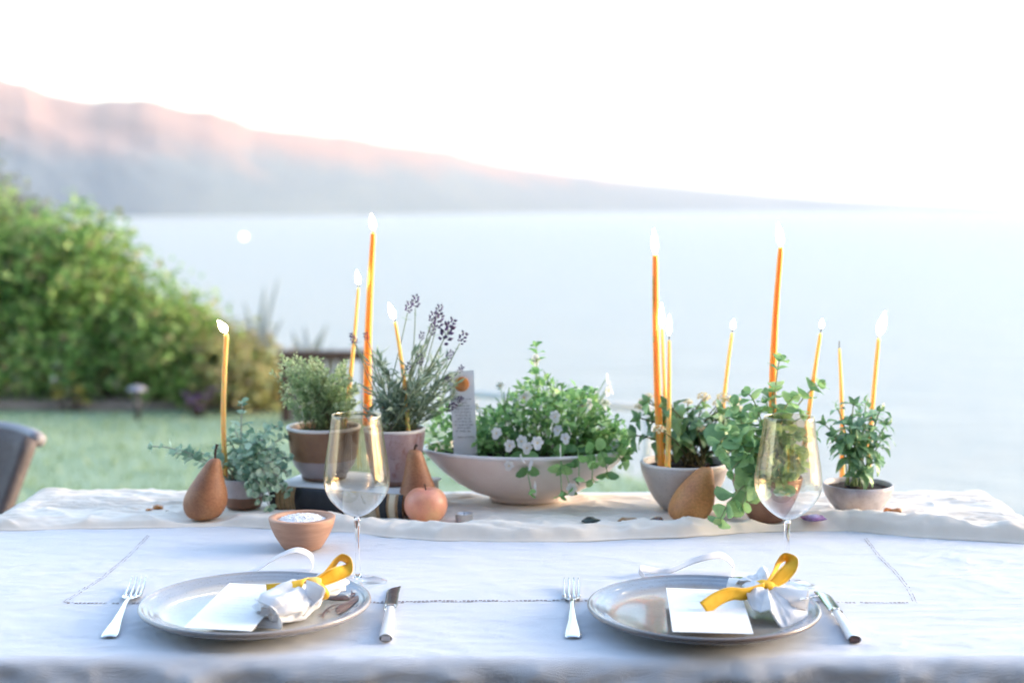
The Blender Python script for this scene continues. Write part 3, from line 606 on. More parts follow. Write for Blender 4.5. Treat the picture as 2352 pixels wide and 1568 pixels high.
for k in (.28, .335, .44, .50): 
    b = MB(); w = .012 if k in (.28,) else .004
    b.grid(lambda u, v: (k * BL + w * (u - .5), -.0036 - .006 * math.sin((.12 + .6 * v) * math.pi), .0006 + (BT - .0012) * (.12 + .6 * v)), 2, 8, -.0004); b.build('gilt_stamp', M['gilt'], bk)
for k in (.075, .11, .15, .175): spine(k * BL, k * BL + .0022, M['gilt'], .0009, 'spine_band')
b = MB()
for i in range(7): b.box((.60 * BL + i * .0045, -.0088, .021 + U(-.0006, .0006)), (.0026, .0006, .0035))
for i in range(4): b.box((.62 * BL + i * .0045, -.0088, .014), (.0026, .0006, .003))
tag(b.build('gilt_title', M['gilt'], bk, False), kind='stuff')

# ================================================================== POTTED PLANTS
def pot(root, prof, m, sx=1.0, sy=1.0, thick=.005, soil_z=None, rim=None, wob=.01, seed=0, n=48):
    """prof: outer profile bottom->rim. An inner wall is added; soil sits inside"""
    inner = [(max(r - thick, .004), z if i == len(prof) - 1 else z + thick * .3) for i, (r, z) in enumerate(prof)][::-1]
    top = prof[-1]; lip = [(top[0] - thick * .25, top[1] + thick * .35), (top[0] - thick * .75, top[1] + thick * .35)]
    b = MB(); b.lathe([(prof[0][0] * .6, .0005)] + prof + lip + inner, n, sx, sy, wob=wob, seed=seed); o = b.build('pot', m, root)
    if rim:
        b = MB(); k = 64; b.tube([((top[0] - thick * .5) * math.cos(6.28318 * i / k) * sx, (top[0] - thick * .5) * math.sin(6.28318 * i / k) * sy, top[1] + thick * .12) for i in range(k + 1)], thick * .62, 8, False); b.build('rim', rim, root)
    zs = soil_z; rs = interp([(z, r) for r, z in prof], zs) - thick * .9; b = MB()
    def so(u, v):
        a = 6.28318 * u; r = rs * v; x, y = r * math.cos(a), r * math.sin(a)
        return (x * sx, y * sy, zs + .004 * (1 - v) + .0035 * fbm((x * 90 + seed, y * 90, 1), 3) * (1 if v < .99 else .2))
    b.grid(so, 40, 14); b.build('soil', M['soil'], root); return zs

def fit(prof, base, cx, rim_y, half_px, zbase=None):
    """scale a pot profile so that its rim has the measured height and half width"""
    zt = aty(cx, rim_y, base.y).z - base.z; rt = half_px * base.y / F; kz, kr = zt / prof[-1][1], rt / prof[-1][0]
    return [(r * kr, z * kz) for r, z in prof], kz, kr
def leaf_mesh(name, m, wid=.5, rnd=False, tipp=1.0, bend=.25, fold=.15, serr=0.0, seg=6, base=.08, n=3, petiole=.12):
    """unit-length leaves along +Y, a few variants; midrib crease and curl give them depth"""
    out = []
    for k in range(n):
        b = MB(); bd = bend * U(.4, 1.6); fd = fold * U(.6, 1.5); tw = U(-.25, .25)
        def fn(u, v):
            s_ = (u - .5) * 2; vv = max(0, (v - petiole) / (1 - petiole)); prof_ = max(.0, math.sin(math.pi * vv ** (.72 * tipp))) ** .75 if vv > 0 else 0
            prof_ = math.sqrt(max(0, 1 - (2 * vv - 1) ** 2)) if rnd else prof_; w = (wid * .5 * prof_ + .018); w *= 1 + serr * (1 if int(v * seg + .5) % 2 else -1)
            x = s_ * w; y = v - .06 * abs(s_) * (1 - v); z = bd * (v - v * v * 2.0) * .5 + fd * abs(s_) * w + .03 * math.sin(v * 9 + s_ * 2)
            return (x * math.cos(tw * v) , y, z + x * math.sin(tw * v))
        b.grid(fn, 2 if rnd else 4, seg); out.append(b.mesh(name, m))
    return out
def put(root, name, me, p, d, up, s):
    d = Vector(d).normalized(); x = d.cross(Vector(up)); 
    if x.length < 1e-4: x = d.orthogonal()
    x.normalize(); z = x.cross(d); o = bpy.data.objects.new(name, me); COL.objects.link(o); o.parent = root
    mtx = Matrix((x, d, z)).transposed().to_4x4() @ Matrix.Diagonal((s, s, s, 1)); mtx.translation = Vector(p) - root.location; o.matrix_local = mtx; return o
def bez(a, c, b_, n): return [a * (1 - t) ** 2 + c * 2 * t * (1 - t) + b_ * t * t for t in [i / n for i in range(n + 1)]]
def stem(root, pts, r0, r1, m):
    b = MB(); k = len(pts); b.tube([p - root.location for p in pts], [r0 + (r1 - r0) * i / (k - 1) for i in range(k)], 6); return b.build('stem', m, root)
def leafy(root, path, leaves, L0, L1, start=.25, nodes=6, up=(0, 0, 1), droop=.0, tipn=2, spread=.9, jitter=.25, name='leaf'):
    """opposite leaf pairs along a stem, each pair turned a quarter from the last"""
    k = len(path) - 1; ph = U(0, 3.14); 
    for i in range(nodes):
        f = start + (1 - start) * (i / max(1, nodes - 1)) * .97; q = f * k; j = min(k - 1, int(q)); p = path[j].lerp(path[j + 1], q - j); t = (path[j + 1] - path[j]).normalized()
        a = t.orthogonal().normalized(); c = t.cross(a); ang = ph + i * 1.5708 + U(-jitter, jitter); L = (L0 + (L1 - L0) * (i / max(1, nodes - 1))) * U(.8, 1.2)
        for sgn in (1, -1):
            side = (a * math.cos(ang) + c * math.sin(ang)) * sgn; d = (side * spread + t * (1 - spread * .55) + Vector((0, 0, -droop + U(-.15, .15)))).normalized()
            put(root, name, random.choice(leaves), p, d, (t + Vector((0, 0, .6))).normalized() if abs(d.dot(t)) < .95 else (0, -1, .3), L)
    t = (path[-1] - path[-2]).normalized()
    for i in range(tipn):
        a = t.orthogonal().normalized(); a.rotate(Matrix.Rotation(i * 6.28 / max(1, tipn) + ph, 3, t)); put(root, name, random.choice(leaves), path[-1], (t + a * .5), a.cross(t), L1 * .7)

def soil_pt(root, r, zs, sx=1, sy=1):
    a = U(0, 6.28); q = r * math.sqrt(U(0, 1)); return root.location + Vector((q * math.cos(a) * sx, q * math.sin(a) * sy, zs - .002))

# --- silvery oregano
random.seed(31)
p = stand(560, 1175, .033, RZ); ore = thing('potted_plant', 'silvery round leaved oregano spilling from a small grey and brown pot', 'potted plant', p, group='potted herbs and flowers'); FOOT.append((p.x, p.y, .034))
pf, kz, kr = fit([(.032, .002), (.036, .012), (.039, .03), (.041, .052), (.0415, .062)], p, 562, 1098, 50); zs = pot(ore, pf, M['pot_oregano'], soil_z=pf[-1][1] - .006, seed=1)
lm_o = leaf_mesh('leaf', leafmat('oregano_leaf', [(0.189, 0.323, 0.227), (0.360, 0.530, 0.398), (0.530, 0.699, 0.549), (0.643, 0.794, 0.624)], .3, .8), .85, True, 1.1, .35, .25, seg=9)
st_o = mat('pale_woolly_stem', (.42, .42, .34), .9)
Yo = p.y
tips = [(558, 925, 0), (350, 1025, -.01), (480, 1082, -.045), (575, 990, .02), (615, 985, .0), (640, 978, .01), (655, 1005, .02), (665, 1050, -.01), (660, 1085, -.02), (650, 1120, -.03), (655, 1085, .01), (620, 1165, -.055), (590, 1150, -.05), (570, 1110, -.05), (540, 1050, -.03), (520, 1060, .02), (600, 1040, -.04), (625, 1030, -.03), (590, 1010, -.02), (520, 1010, .01), (440, 1035, .02), (610, 1090, -.055), (640, 1095, -.045), (560, 1030, -.05), (600, 1120, -.06), (575, 1065, -.04), (535, 985, .02), (605, 1010, -.04), (595, 1065, -.05), (635, 1060, -.05), (555, 1075, -.05), (580, 1130, -.055), (630, 1120, -.055), (645, 1040, -.02), (400, 1040, .01), (500, 1030, .0), (610, 1000, .03), (585, 1090, -.05), (620, 1140, -.06), (660, 1130, -.04)]
for i, (tx, ty, dy) in enumerate(tips):
    a = soil_pt(ore, .026, zs); e = aty(tx, ty, Yo + dy); far = abs(tx - 560) > 120
    c = a.lerp(e, .5) + Vector((0, 0, .05 if ty > 1000 else .02)); c = Vector((a.x * .45 + e.x * .55, (a.y + e.y) / 2, max(a.z, e.z) + (.028 if ty > 1080 else .0)))
    path = bez(a, c, e, 10); stem(ore, path, .0016, .001, st_o); leafy(ore, path, lm_o, .021, .0115, .3, 7 if far else 5, spread=.85)

# --- thyme on the book
def on_book(px, py, r): return stand(px, py, r, RZ + BT + .0003)
random.seed(32)
p = on_book(745, 1110, .042); thy = thing('potted_plant', 'fine leaved bushy thyme in a brown glazed pot on the book', 'potted plant', p, group='potted herbs and flowers'); pT = p
pf, kz, kr = fit([(.038, .002), (.040, .010), (.043, .014), (.052, .026), (.0575, .042), (.060, .062), (.0615, .080), (.064, .088)], p, 745, 981, 86); zs = pot(thy, pf, M['pot_thyme'], soil_z=pf[-1][1] - .009, rim=M['rimw'], thick=.005, seed=2)
fl, tipf = MB(), MB(); st_t = mat('thyme_stem', (.17, .16, .09), .9)
def tiny(b, o, d, L, W):
    d = d.normalized(); q = d.orthogonal().normalized(); q.rotate(Matrix.Rotation(U(0, 6.28), 3, d)); nn = d.cross(q)
    b.add([o, o + d * L * .5 + q * W + nn * W * .4, o + d * L, o + d * L * .5 - q * W + nn * W * .4], [(0, 1, 2, 3)])
HULL = [(620, 840), (645, 805), (672, 800), (700, 835), (722, 805), (745, 840), (765, 860), (790, 815), (808, 870), (830, 890)]
for i in range(150):
    a = soil_pt(thy, .040, zs); px = U(640, 822) if i > 26 else U(625, 825); top = interp(HULL, px); py = top + (U(0, 1) ** 1.3) * (975 - top) * .75; e = aty(px, py, pT.y + U(-.06, .05))
    c = Vector((a.x * .6 + e.x * .4, a.y * .6 + e.y * .4, a.z * .35 + e.z * .65 + .006)); path = bez(a, c, e, 12)
    if i % 6 == 0: stem(thy, path, .0011, .0006, st_t)
    else:
        fl.tube([q - thy.location for q in path[::3]], .0005, 3)
    for k in range(46):
        f = U(.18, 1) ** .8; q = f * 12; j = min(11, int(q)); o = path[j].lerp(path[j + 1], q - j) - thy.location; t_ = (path[j + 1] - path[j]).normalized()
        d = t_ * .5 + Vector((U(-1, 1), U(-1, 1), U(-.6, .9))); tiny(tipf if f > .78 and random.random() < .75 else fl, o + Vector((U(-.003, .003),) * 3), d, U(.005, .009), U(.0013, .0022))
tag(fl.build('foliage', leafmat('thyme_leaf', [(0.200, 0.300, 0.150), (0.340, 0.480, 0.240), (0.500, 0.640, 0.340)], .35, island=True), thy), kind='stuff')
tag(tipf.build('young_shoots', leafmat('thyme_tips', [(0.414, 0.511, 0.262), (0.552, 0.649, 0.373), (0.635, 0.690, 0.455)], .35, island=True), thy), kind='stuff')

# --- lavender on the book
random.seed(33)
p = on_book(907, 1123, .046); lav = thing('potted_plant', 'purple flowering lavender in a speckled lilac pot on the book', 'potted plant', p, group='potted herbs and flowers'); pL = p
pf, kz, kr = fit([(.043, .002), (.046, .012), (.052, .024), (.058, .045), (.062, .070), (.065, .092), (.066, .097)], p, 907, 986, 72); zs = pot(lav, pf, M['pot_lavender'], soil_z=pf[-1][1] - .010, rim=M['rimw'], thick=.005, seed=3, wob=.025)
st_l = mat('lavender_stem', (.16, .21, .12), .8); lvf = MB()
lm_l = leaf_mesh('leaf', leafmat('lavender_leaf', [(0.143, 0.208, 0.143), (0.234, 0.325, 0.234), (0.351, 0.429, 0.325)], .25), .16, False, .9, .5, .2, petiole=.0)
pur = leafmat('lavender_bud', [(0.035, 0.02, 0.07), (0.06, 0.028, 0.11), (0.12, 0.05, 0.20)], .2, island=True)
heads = [(936, 712, 8), (954, 700, 9), (1004, 718, 8), (990, 735, 8), (1002, 745, 11), (988, 763, 8), (1016, 775, 15), (1031, 749, 9), (1056, 781, 9), (1026, 818, 7), (1053, 848, 6), (966, 776, 6), (845, 777, 6), (817, 784, 7), (963, 832, 8), (934, 848, 7), (1025, 935, 8), (1046, 917, 6), (920, 935, 7), (810, 773, 4), (1022, 870, 5)]
def head_mesh(n, s):
    b = MB()
    for i in range(n):
        z = (i / n) * s * 1.6; r = s * .42 * math.sin(min(1, .25 + .75 * (1 - i / n)) * 1.57); a = i * 2.4; o = Vector((math.cos(a) * r * .6, math.sin(a) * r * .6, z)); d = Vector((math.cos(a), math.sin(a), .9)).normalized(); L = s * .55
        q = d.orthogonal().normalized(); w = d.cross(q); m_ = o + d * L * .5; W = L * .3
        b.add([o, m_ + q * W, m_ + w * W, m_ - q * W, m_ - w * W, o + d * L], [(0, 1, 2), (0, 2, 3), (0, 3, 4), (0, 4, 1), (5, 2, 1), (5, 3, 2), (5, 4, 3), (5, 1, 4)])
    return b
for i, (hx_, hy_, sz) in enumerate(heads):
    e = aty(hx_, hy_ + sz * .8, pL.y + U(-.05, .03)); a = soil_pt(lav, .03, zs); c = Vector((a.x * .35 + e.x * .65 + U(-.01, .01), (a.y + e.y) / 2, a.z * .4 + e.z * .6)); path = bez(a, c, e, 12); stem(lav, path, .0011, .0008, st_l)
    s_ = sz * .0014; hm_ = head_mesh(14, s_).mesh('flower_head', pur); put(lav, 'flower_head', hm_, e, Vector((0, -.1, 0)) + (path[-1] - path[-2]).normalized().orthogonal(), (path[-1] - path[-2]).normalized(), 1.0)
    t_ = (path[-1] - path[-2]).normalized(); bk_p = e - t_ * .013; leafy(lav, [bk_p, bk_p + t_ * .003], lm_l, .012, .012, 0, 1, tipn=0)
LH = [(840, 880), (865, 800), (885, 840), (905, 870), (930, 830), (960, 790), (990, 775), (1015, 800), (1040, 850), (1060, 900), (1060, 940)]
nl = 0
for i in range(64):
    a = soil_pt(lav, .036, zs); px = U(838, 1058); top = interp(LH, px) + 5; py = top + U(0, 1) ** 1.2 * (965 - top) * .8; e = aty(px, py, pL.y + U(-.06, .05)); c = Vector((a.x * .5 + e.x * .5, (a.y + e.y) / 2, a.z * .35 + e.z * .65)); path = bez(a, c, e, 12)
    if i % 3 == 0: stem(lav, path, .0013, .0007, st_l)
    else: lvf.tube([q - lav.location for q in path[::3]], .0007, 3)
    for k in range(17):
        f = U(.2, 1.0); q = f * 12; j = min(11, int(q)); o = path[j].lerp(path[j + 1], q - j); t_ = (path[j + 1] - path[j]).normalized(); d = t_ * U(.3, 1.0) + Vector((U(-1, 1), U(-1, 1), U(-.5, .8))) * .7; L = U(.014, .032)
        if nl < 280 and o.y < pL.y + .02: put(lav, 'leaf', random.choice(lm_l), o, d, (U(-1, 1), U(-1, 1), 1), L); nl += 1
        else: tiny(lvf, o - lav.location, d, L, L * .075)
tag(lvf.build('foliage', leafmat('lavender_foliage', [(0.149, 0.224, 0.149), (0.254, 0.359, 0.254), (0.389, 0.478, 0.359)], .25, island=True), lav), kind='stuff')

# --- white violas in the wide oval bowl
random.seed(34)
pB = stand(1208, 1161, .045, RZ); vio = thing('potted_plant', 'white violas trailing from the wide pale oval pedestal bowl', 'potted plant', (pB.x, pB.y, RZ), group='potted herbs and flowers'); FOOT.append((pB.x, pB.y, .075))
SX, SY = 1.0, .64
zs = pot(vio, [(.062, .001), (.064, .003), (.062, .007), (.064, .009), (.090, .017), (.118, .033), (.142, .052), (.160, .070), (.170, .081), (.1755, .086), (.1765, .089)], M['pot_bowl'], SX, SY, .006, soil_z=.080, rim=M['rimbowl'], wob=.006, seed=4, n=64)
lm_v = leaf_mesh('leaf', leafmat('viola_leaf', [(0.110, 0.240, 0.092), (0.185, 0.386, 0.148), (0.295, 0.553, 0.203), (0.443, 0.682, 0.295)], .4, .45), .66, True, .85, .4, .25, serr=.05, seg=8)
st_v = mat('viola_stem', (.20, .34, .12), .6); vf = MB()
VH = [(1085, 1010), (1100, 930), (1135, 905), (1170, 880), (1205, 850), (1228, 800), (1250, 840), (1275, 845), (1300, 865), (1330, 850), (1365, 870), (1400, 925), (1430, 960), (1445, 1000)]
nlf = 0
def vstem(tx, ty, dy, x0=None, nodes=4, L=(.024, .014), start=.35, arch=None):
    global nlf
    sx_ = U(-.07, .12) if x0 is None else x0; a = Vector((pB.x + sx_, pB.y + U(-.05, .045), RZ + zs - .002)); e = aty(tx, ty, pB.y + dy); a.x = a.x * .5 + (max(pB.x - .09, min(pB.x + .13, e.x))) * .5
    c = Vector((a.x * .4 + e.x * .6, (a.y + e.y) / 2, max(a.z, e.z) * .8 + a.z * .2 if e.z > a.z else a.z + .025)) if arch is None else arch
    path = bez(a, c, e, 10); stem(vio, path, .0013, .0008, st_v)
    if nlf < 292: leafy(vio, path, lm_v, L[0], L[1], start, nodes, spread=.8, jitter=.5, tipn=1); nlf += nodes * 2 + 1
    return path
vstem(1232, 795, .01, .02, 5, (.022, .016), .5)
for (tx, ty, dy) in [(1220, 1125, -.125), (1290, 1130, -.13), (1310, 1120, -.125), (1330, 1095, -.12), (1360, 1100, -.12), (1395, 1085, -.10), (1430, 1062, -.06), (1440, 1040, -.03)]:
    a = Vector((pB.x + (tx - 1208) * .0006, pB.y - .05, RZ + zs)); e = aty(tx, ty, pB.y + dy); ov = Vector((a.x * .3 + e.x * .7, pB.y - .118 + .0 if dy < -.09 else pB.y - .07, RZ + .122 + U(-.01, .012))); ov.x += U(-.02, .02); vstem(tx, ty, dy, arch=ov, nodes=3, start=.45, L=(.024, .022))
for i in range(58):
    px = U(1095, 1442); top = interp(VH, px) + 6; py = top + U(0, 1) ** 1.1 * (1030 - top) * .8; vstem(px, py, U(-.085, .06), nodes=random.choice((3, 4)), start=U(.35, .6), L=(.019, .012))
for i in range(1250):
    px = U(1092, 1440); top = interp(VH, px) + 34; py = top + U(0, 1) * (1056 - top); q = aty(px, py, pB.y + U(-.075, .07)) - vio.location; d = Vector((U(-1, 1), U(-1, .6), U(-.4, 1))); tiny(vf, q, d, U(.009, .021), U(.003, .006))
for i in range(330):
    px = U(985, 1110); top = interp([(985, 990), (1010, 920), (1040, 930), (1075, 960), (1110, 980)], px); py = top + U(0, 1) * (1052 - top); q = aty(px, py, pB.y + U(-.03, .07)) - vio.location; tiny(vf, q, Vector((U(-1, 1), U(-1, .6), U(-.4, 1))), U(.010, .022), U(.003, .006))
for i in range(150):
    px = U(1100, 1435); top = interp(VH, px) + 20; e = aty(px, U(top, 1000), pB.y + U(-.07, .06)) - vio.location; a = Vector((e.x * .6, e.y * .5, zs)); vf.tube([a, a.lerp(e, .5) + Vector((0, 0, .012)), e], .0006, 3)
tag(vf.build('undergrowth', leafmat('viola_small_leaf', [(0.090, 0.198, 0.073), (0.180, 0.378, 0.126), (0.305, 0.557, 0.198), (0.450, 0.675, 0.288)], .4, island=True), vio), kind='stuff')
wp = mat('viola_petal', (.80, .80, .80), .7); translucent(wp, (.82, .80, .80), .35); yc = mat('viola_eye', (.80, .55, .04), .6)
fb = MB()
for (an, L, W) in [(62, .95, .85), (118, .95, .85), (5, .88, .85), (175, .88, .85), (270, 1.1, 1.15)]:
    d = Vector((math.cos(R(an)), math.sin(R(an)), 0)); q = Vector((-d.y, d.x, 0))
    fb.grid(lambda u, v: d * (L * v) + q * ((u - .5) * W * (math.sin(math.pi * min(.93, (v + .04) ** .75 * .93)) ** .5)) + Vector((0, 0, .16 * math.sin(v * 2.6) + .05 * math.cos(u * 8 + an))), 4, 4)
fb.mi = 1; fb.lathe([(.0, .10), (.11, .12), (.10, .19), (0, .22)], 8, c=(0, -.08, 0)); flower_me = fb.mesh('flower', [wp, yc])
def z2(X, Y): return ((1080 + X / 3.565) / 1.0629, (800 + Y / 3.565) / 1.0629)
FL = [(585, 1020, 1, -.11), (735, 1040, 1, -.115), (690, 985, 1, -.10), (825, 1000, 1.1, -.115), (710, 600, 1.3, -.06), (470, 915, 1, -.08), (1070, 960, .9, -.10), (980, 770, 1, -.08), (820, 275, 1, .0), (1180, 570, 1.2, .02), (1440, 545, .95, -.01), (1430, 440, .9, .02), (1500, 1020, 1.2, -.05), (1440, 1170, 1, -.06), (1595, 1125, 1, -.02), (760, 1185, .9, -.118), (580, 1195, .9, -.118), (700, 1130, .8, -.115), (1125, 1400, 1, -.13), (800, 1390, 1.1, -.128), (1020, 1065, 1, -.115), (310, 690, 1.1, .0), (500, 500, .9, .03), (800, 595, 1, .03), (1300, 600, 1, .03), (1100, 890, .8, -.07), (1005, 890, .9, -.08), (560, 640, 1, .04), (920, 540, 1, .04), (1220, 680, 1, .0), (1420, 660, 1, .03), (1350, 560, 1, .04)]
for i in range(16): FL.append((U(350, 1500), U(430, 900), U(.8, 1.1), U(-.05, .05)))
for i, (X, Y, s_, dy) in enumerate(FL):
    x, y = z2(X, Y); e = aty(x, y, pB.y + dy); face = Vector((U(-.25, .25), -1, U(-.1, .45))) if i < 8 else Vector((U(-1, 1), U(-1, .4), U(-.5, .5)))
    face.normalize(); upv = Vector((U(-.3, .3), 0, 1)); upv = (upv - face * upv.dot(face)).normalized(); put(vio, 'flower', flower_me, e, upv, face, .0104 * s_)
    if dy > -.12:
        a = Vector((pB.x + max(-.09, min(.14, (e.x - pB.x) * .6)), pB.y + dy * .4, RZ + zs)); stem(vio, bez(a, a.lerp(e, .6) + Vector((0, 0, .02)), e + Vector((0, .004, 0)), 8), .0009, .0007, st_v)

# --- lantana
random.seed(35)
pN = stand(1570, 1180, .042, RZ); lan = thing('potted_plant', 'dark leaved lantana with cream yellow flowers in a round pale grey pot', 'potted plant', pN, group='potted herbs and flowers'); FOOT.append((pN.x, pN.y, .046))
pf, kz, kr = fit([(.036, .002), (.040, .008), (.049, .022), (.058, .042), (.066, .066), (.0708, .086), (.072, .100)], pN, 1570, 1062, 102); zs = pot(lan, pf, M['pot_lantana'], soil_z=pf[-1][1] - .009, rim=M['rimw'], thick=.0045, seed=5); zsN = zs
lm_n = leaf_mesh('leaf', leafmat('lantana_leaf', [(0.077, 0.165, 0.077), (0.131, 0.264, 0.121), (0.220, 0.395, 0.175), (0.351, 0.549, 0.241)], .25, .4), .58, False, .8, .7, .3, serr=.10, seg=8)
st_n = mat('lantana_stem', (.13, .12, .06), .8)
lt = [(1470, 960), (1460, 1000), (1490, 925), (1530, 930), (1560, 950), (1590, 960), (1615, 935), (1650, 945), (1690, 950), (1720, 960), (1600, 990), (1640, 1000), (1560, 1000), (1680, 990), (1700, 1010), (1530, 985), (1640, 965), (1580, 1020), (1500, 955), (1660, 1035)]
for i, (tx, ty) in enumerate(lt):
    a = pN + Vector((U(-.01, .035), U(.0, .045), zs)); e = aty(tx, ty, pN.y + U(-.03, .06)); c = Vector((a.x * .6 + e.x * .4, (a.y + e.y) / 2, a.z * .3 + e.z * .7 + .012)); path = bez(a, c, e, 10); stem(lan, path, .0017, .0012, st_n); leafy(lan, path, lm_n, .034, .026, .45, 4, droop=.25, spread=1.0, jitter=.5)
crm = leafmat('lantana_floret', [(0.75, 0.55, 0.25), (0.80, 0.70, 0.45), (0.80, 0.76, 0.62)], .3, island=True)
def cluster(n, s):
    b = MB()
    for i in range(n):
        a = i * 2.4; th = math.sqrt((i + .5) / n) * 1.35; o = Vector((math.sin(th) * math.cos(a), math.sin(th) * math.sin(a), math.cos(th) * .7)) * s; d = o.normalized(); q = d.orthogonal().normalized(); w = d.cross(q); k = s * .30
        for j in range(4): an = j * 1.5708; e_ = q * math.cos(an) + w * math.sin(an); f_ = q * math.cos(an + .8) + w * math.sin(an + .8); g_ = q * math.cos(an - .8) + w * math.sin(an - .8); b.add([o, o + g_ * k * .6 + d * k * .1, o + e_ * k + d * k * .25, o + f_ * k * .6 + d * k * .1], [(0, 1, 2, 3)])
        b.tube([o * .2, o], s * .05, 4)
    return b.mesh('flower_cluster', crm)
cl_me = cluster(16, .012)
for (tx, ty, dy, s_) in [(1616, 915, .02, 1.0), (1662, 918, .03, 1.15), (1648, 930, .0, .8), (1690, 925, .02, 1), (1692, 940, -.01, .8), (1514, 988, -.065, .9), (1478, 925, .03, .8), (1490, 912, .04, .7), (1468, 935, .03, .7), (1530, 905, .05, .7), (1580, 925, .05, .7), (1610, 985, -.03, .6)]:
    e = aty(tx, ty, pN.y + dy); put(lan, 'flower_cluster', cl_me, e, Vector((0, 1, .3)), Vector((U(-.2, .2), -.25, 1)).normalized(), s_); a = pN + Vector((U(-.02, .03), U(-.01, .04), zs)); stem(lan, bez(a, a.lerp(e, .5) + Vector((0, .01, .02)), e, 8), .0013, .001, st_n)

# --- round leaved mint
random.seed(36)
pM = stand(1760, 1205, .030, RZ); mnt = thing('potted_plant', 'pale green round leaved mint cascading over a raw brown clay pot', 'potted plant', pM, group='potted herbs and flowers'); FOOT.append((pM.x, pM.y, .034))
pf, kz, kr = fit([(.029, .002), (.033, .010), (.043, .030), (.053, .056), (.060, .084), (.0625, .100)], pM, 1762, 1095, 82); zs = pot(mnt, pf, M['pot_mint'], soil_z=pf[-1][1] - .008, seed=6); zsM = zs
lm_m = leaf_mesh('leaf', leafmat('mint_leaf', [(0.164, 0.311, 0.164), (0.262, 0.458, 0.213), (0.376, 0.604, 0.278), (0.556, 0.726, 0.360)], .4, .75), .86, True, 1.05, .3, .2, seg=10)
st_m = mat('mint_stem', (.30, .34, .18), .8)
mt = [(1790, 830, -.01, .35, 4), (1720, 905, -.03, .4, 4), (1760, 925, .0, .4, 3), (1820, 915, -.02, .45, 4), (1880, 885, .02, .5, 4), (1670, 1045, -.075, .35, 4), (1690, 1000, -.06, .4, 4), (1665, 985, -.05, .5, 3), (1700, 960, -.04, .5, 3), (1705, 1160, -.08, .45, 4), (1730, 1100, -.075, .4, 4), (1720, 1040, -.07, .45, 4), (1760, 1010, -.055, .4, 3), (1800, 960, -.03, .4, 3), (1840, 960, .0, .4, 3), (1655, 1190, -.095, .75, 3), (1760, 1060, -.07, .4, 3), (1800, 1030, -.06, .4, 3), (1680, 1080, -.07, .5, 3), (1860, 1000, .0, .4, 3), (1740, 960, .0, .4, 3), (1700, 1010, -.02, .4, 3), (1830, 1050, -.05, .4, 3), (1650, 1020, -.06, .7, 2), (1775, 900, .01, .5, 3), (1760, 1090, -.075, .35, 4), (1790, 1075, -.075, .35, 4), (1815, 1085, -.07, .35, 4), (1840, 1070, -.06, .35, 4), (1780, 1000, -.06, .3, 4), (1825, 1000, -.05, .3, 4), (1750, 1130, -.08, .4, 4), (1800, 1120, -.08, .45, 3), (1690, 930, -.03, .4, 3)]
for (tx, ty, dy, s0, nn_) in mt:
    a = soil_pt(mnt, .035, zs); e = aty(tx, ty, pM.y + dy); low = ty > 1000
    c = Vector((a.x * .35 + e.x * .65, (a.y * .35 + e.y * .65), max(a.z, e.z) + (.035 if low else -.01))); path = bez(a, c, e, 12); stem(mnt, path, .0014, .001, st_m); leafy(mnt, path, lm_m, .031, .020, s0, nn_, spread=.9, jitter=.35)

# --- glossy herb in the right-hand bowl
random.seed(37)
pR = stand(1969, 1192, .036, RZ + .002); bas = thing('potted_plant', 'upright dark green pointed leaf herb in a low cloudy grey bowl', 'potted plant', pR, group='potted herbs and flowers'); FOOT.append((pR.x, pR.y, .04))
pf, kz, kr = fit([(.028, .002), (.033, .007), (.0435, .022), (.052, .038), (.0555, .052), (.056, .060)], pR, 1967, 1111, 81); zs = pot(bas, pf, M['pot_right'], soil_z=pf[-1][1] - .007, rim=None, thick=.0035, seed=7); zsR = zs
lm_b = leaf_mesh('leaf', leafmat('herb_leaf', [(0.095, 0.200, 0.106), (0.149, 0.295, 0.158), (0.232, 0.423, 0.211), (0.360, 0.570, 0.318)], .3, .35), .5, False, .8, .6, .3, seg=7)
st_b = mat('herb_stem', (.20, .30, .13), .6)
bt = [(1960, 930, 0), (1990, 925, .02), (1925, 940, .01), (1895, 975, .0), (2020, 945, -.01), (2035, 975, .01), (1985, 960, -.03), (1950, 975, -.035), (1915, 1000, -.02), (2000, 990, -.03), (2025, 1010, -.01), (1970, 1010, -.035), (1940, 1020, -.02), (2010, 1060, -.03), (1985, 1080, -.04), (1930, 1010, .02), (1975, 945, .03), (2005, 960, .03), (1960, 1050, -.03)]
for i, (tx, ty, dy) in enumerate(bt):
    a = pR + Vector((U(-.018, .018), U(-.014, .018), zs)); e = aty(tx, ty, pR.y + dy); c = Vector((a.x * .75 + e.x * .25, (a.y + e.y) / 2, a.z * .35 + e.z * .65)); path = bez(a, c, e, 10); stem(bas, path, .0019 if i < 6 else .0013, .001, st_b); leafy(bas, path, lm_b, .031, .024, .6, 3, droop=.3, spread=1.0, jitter=.6)

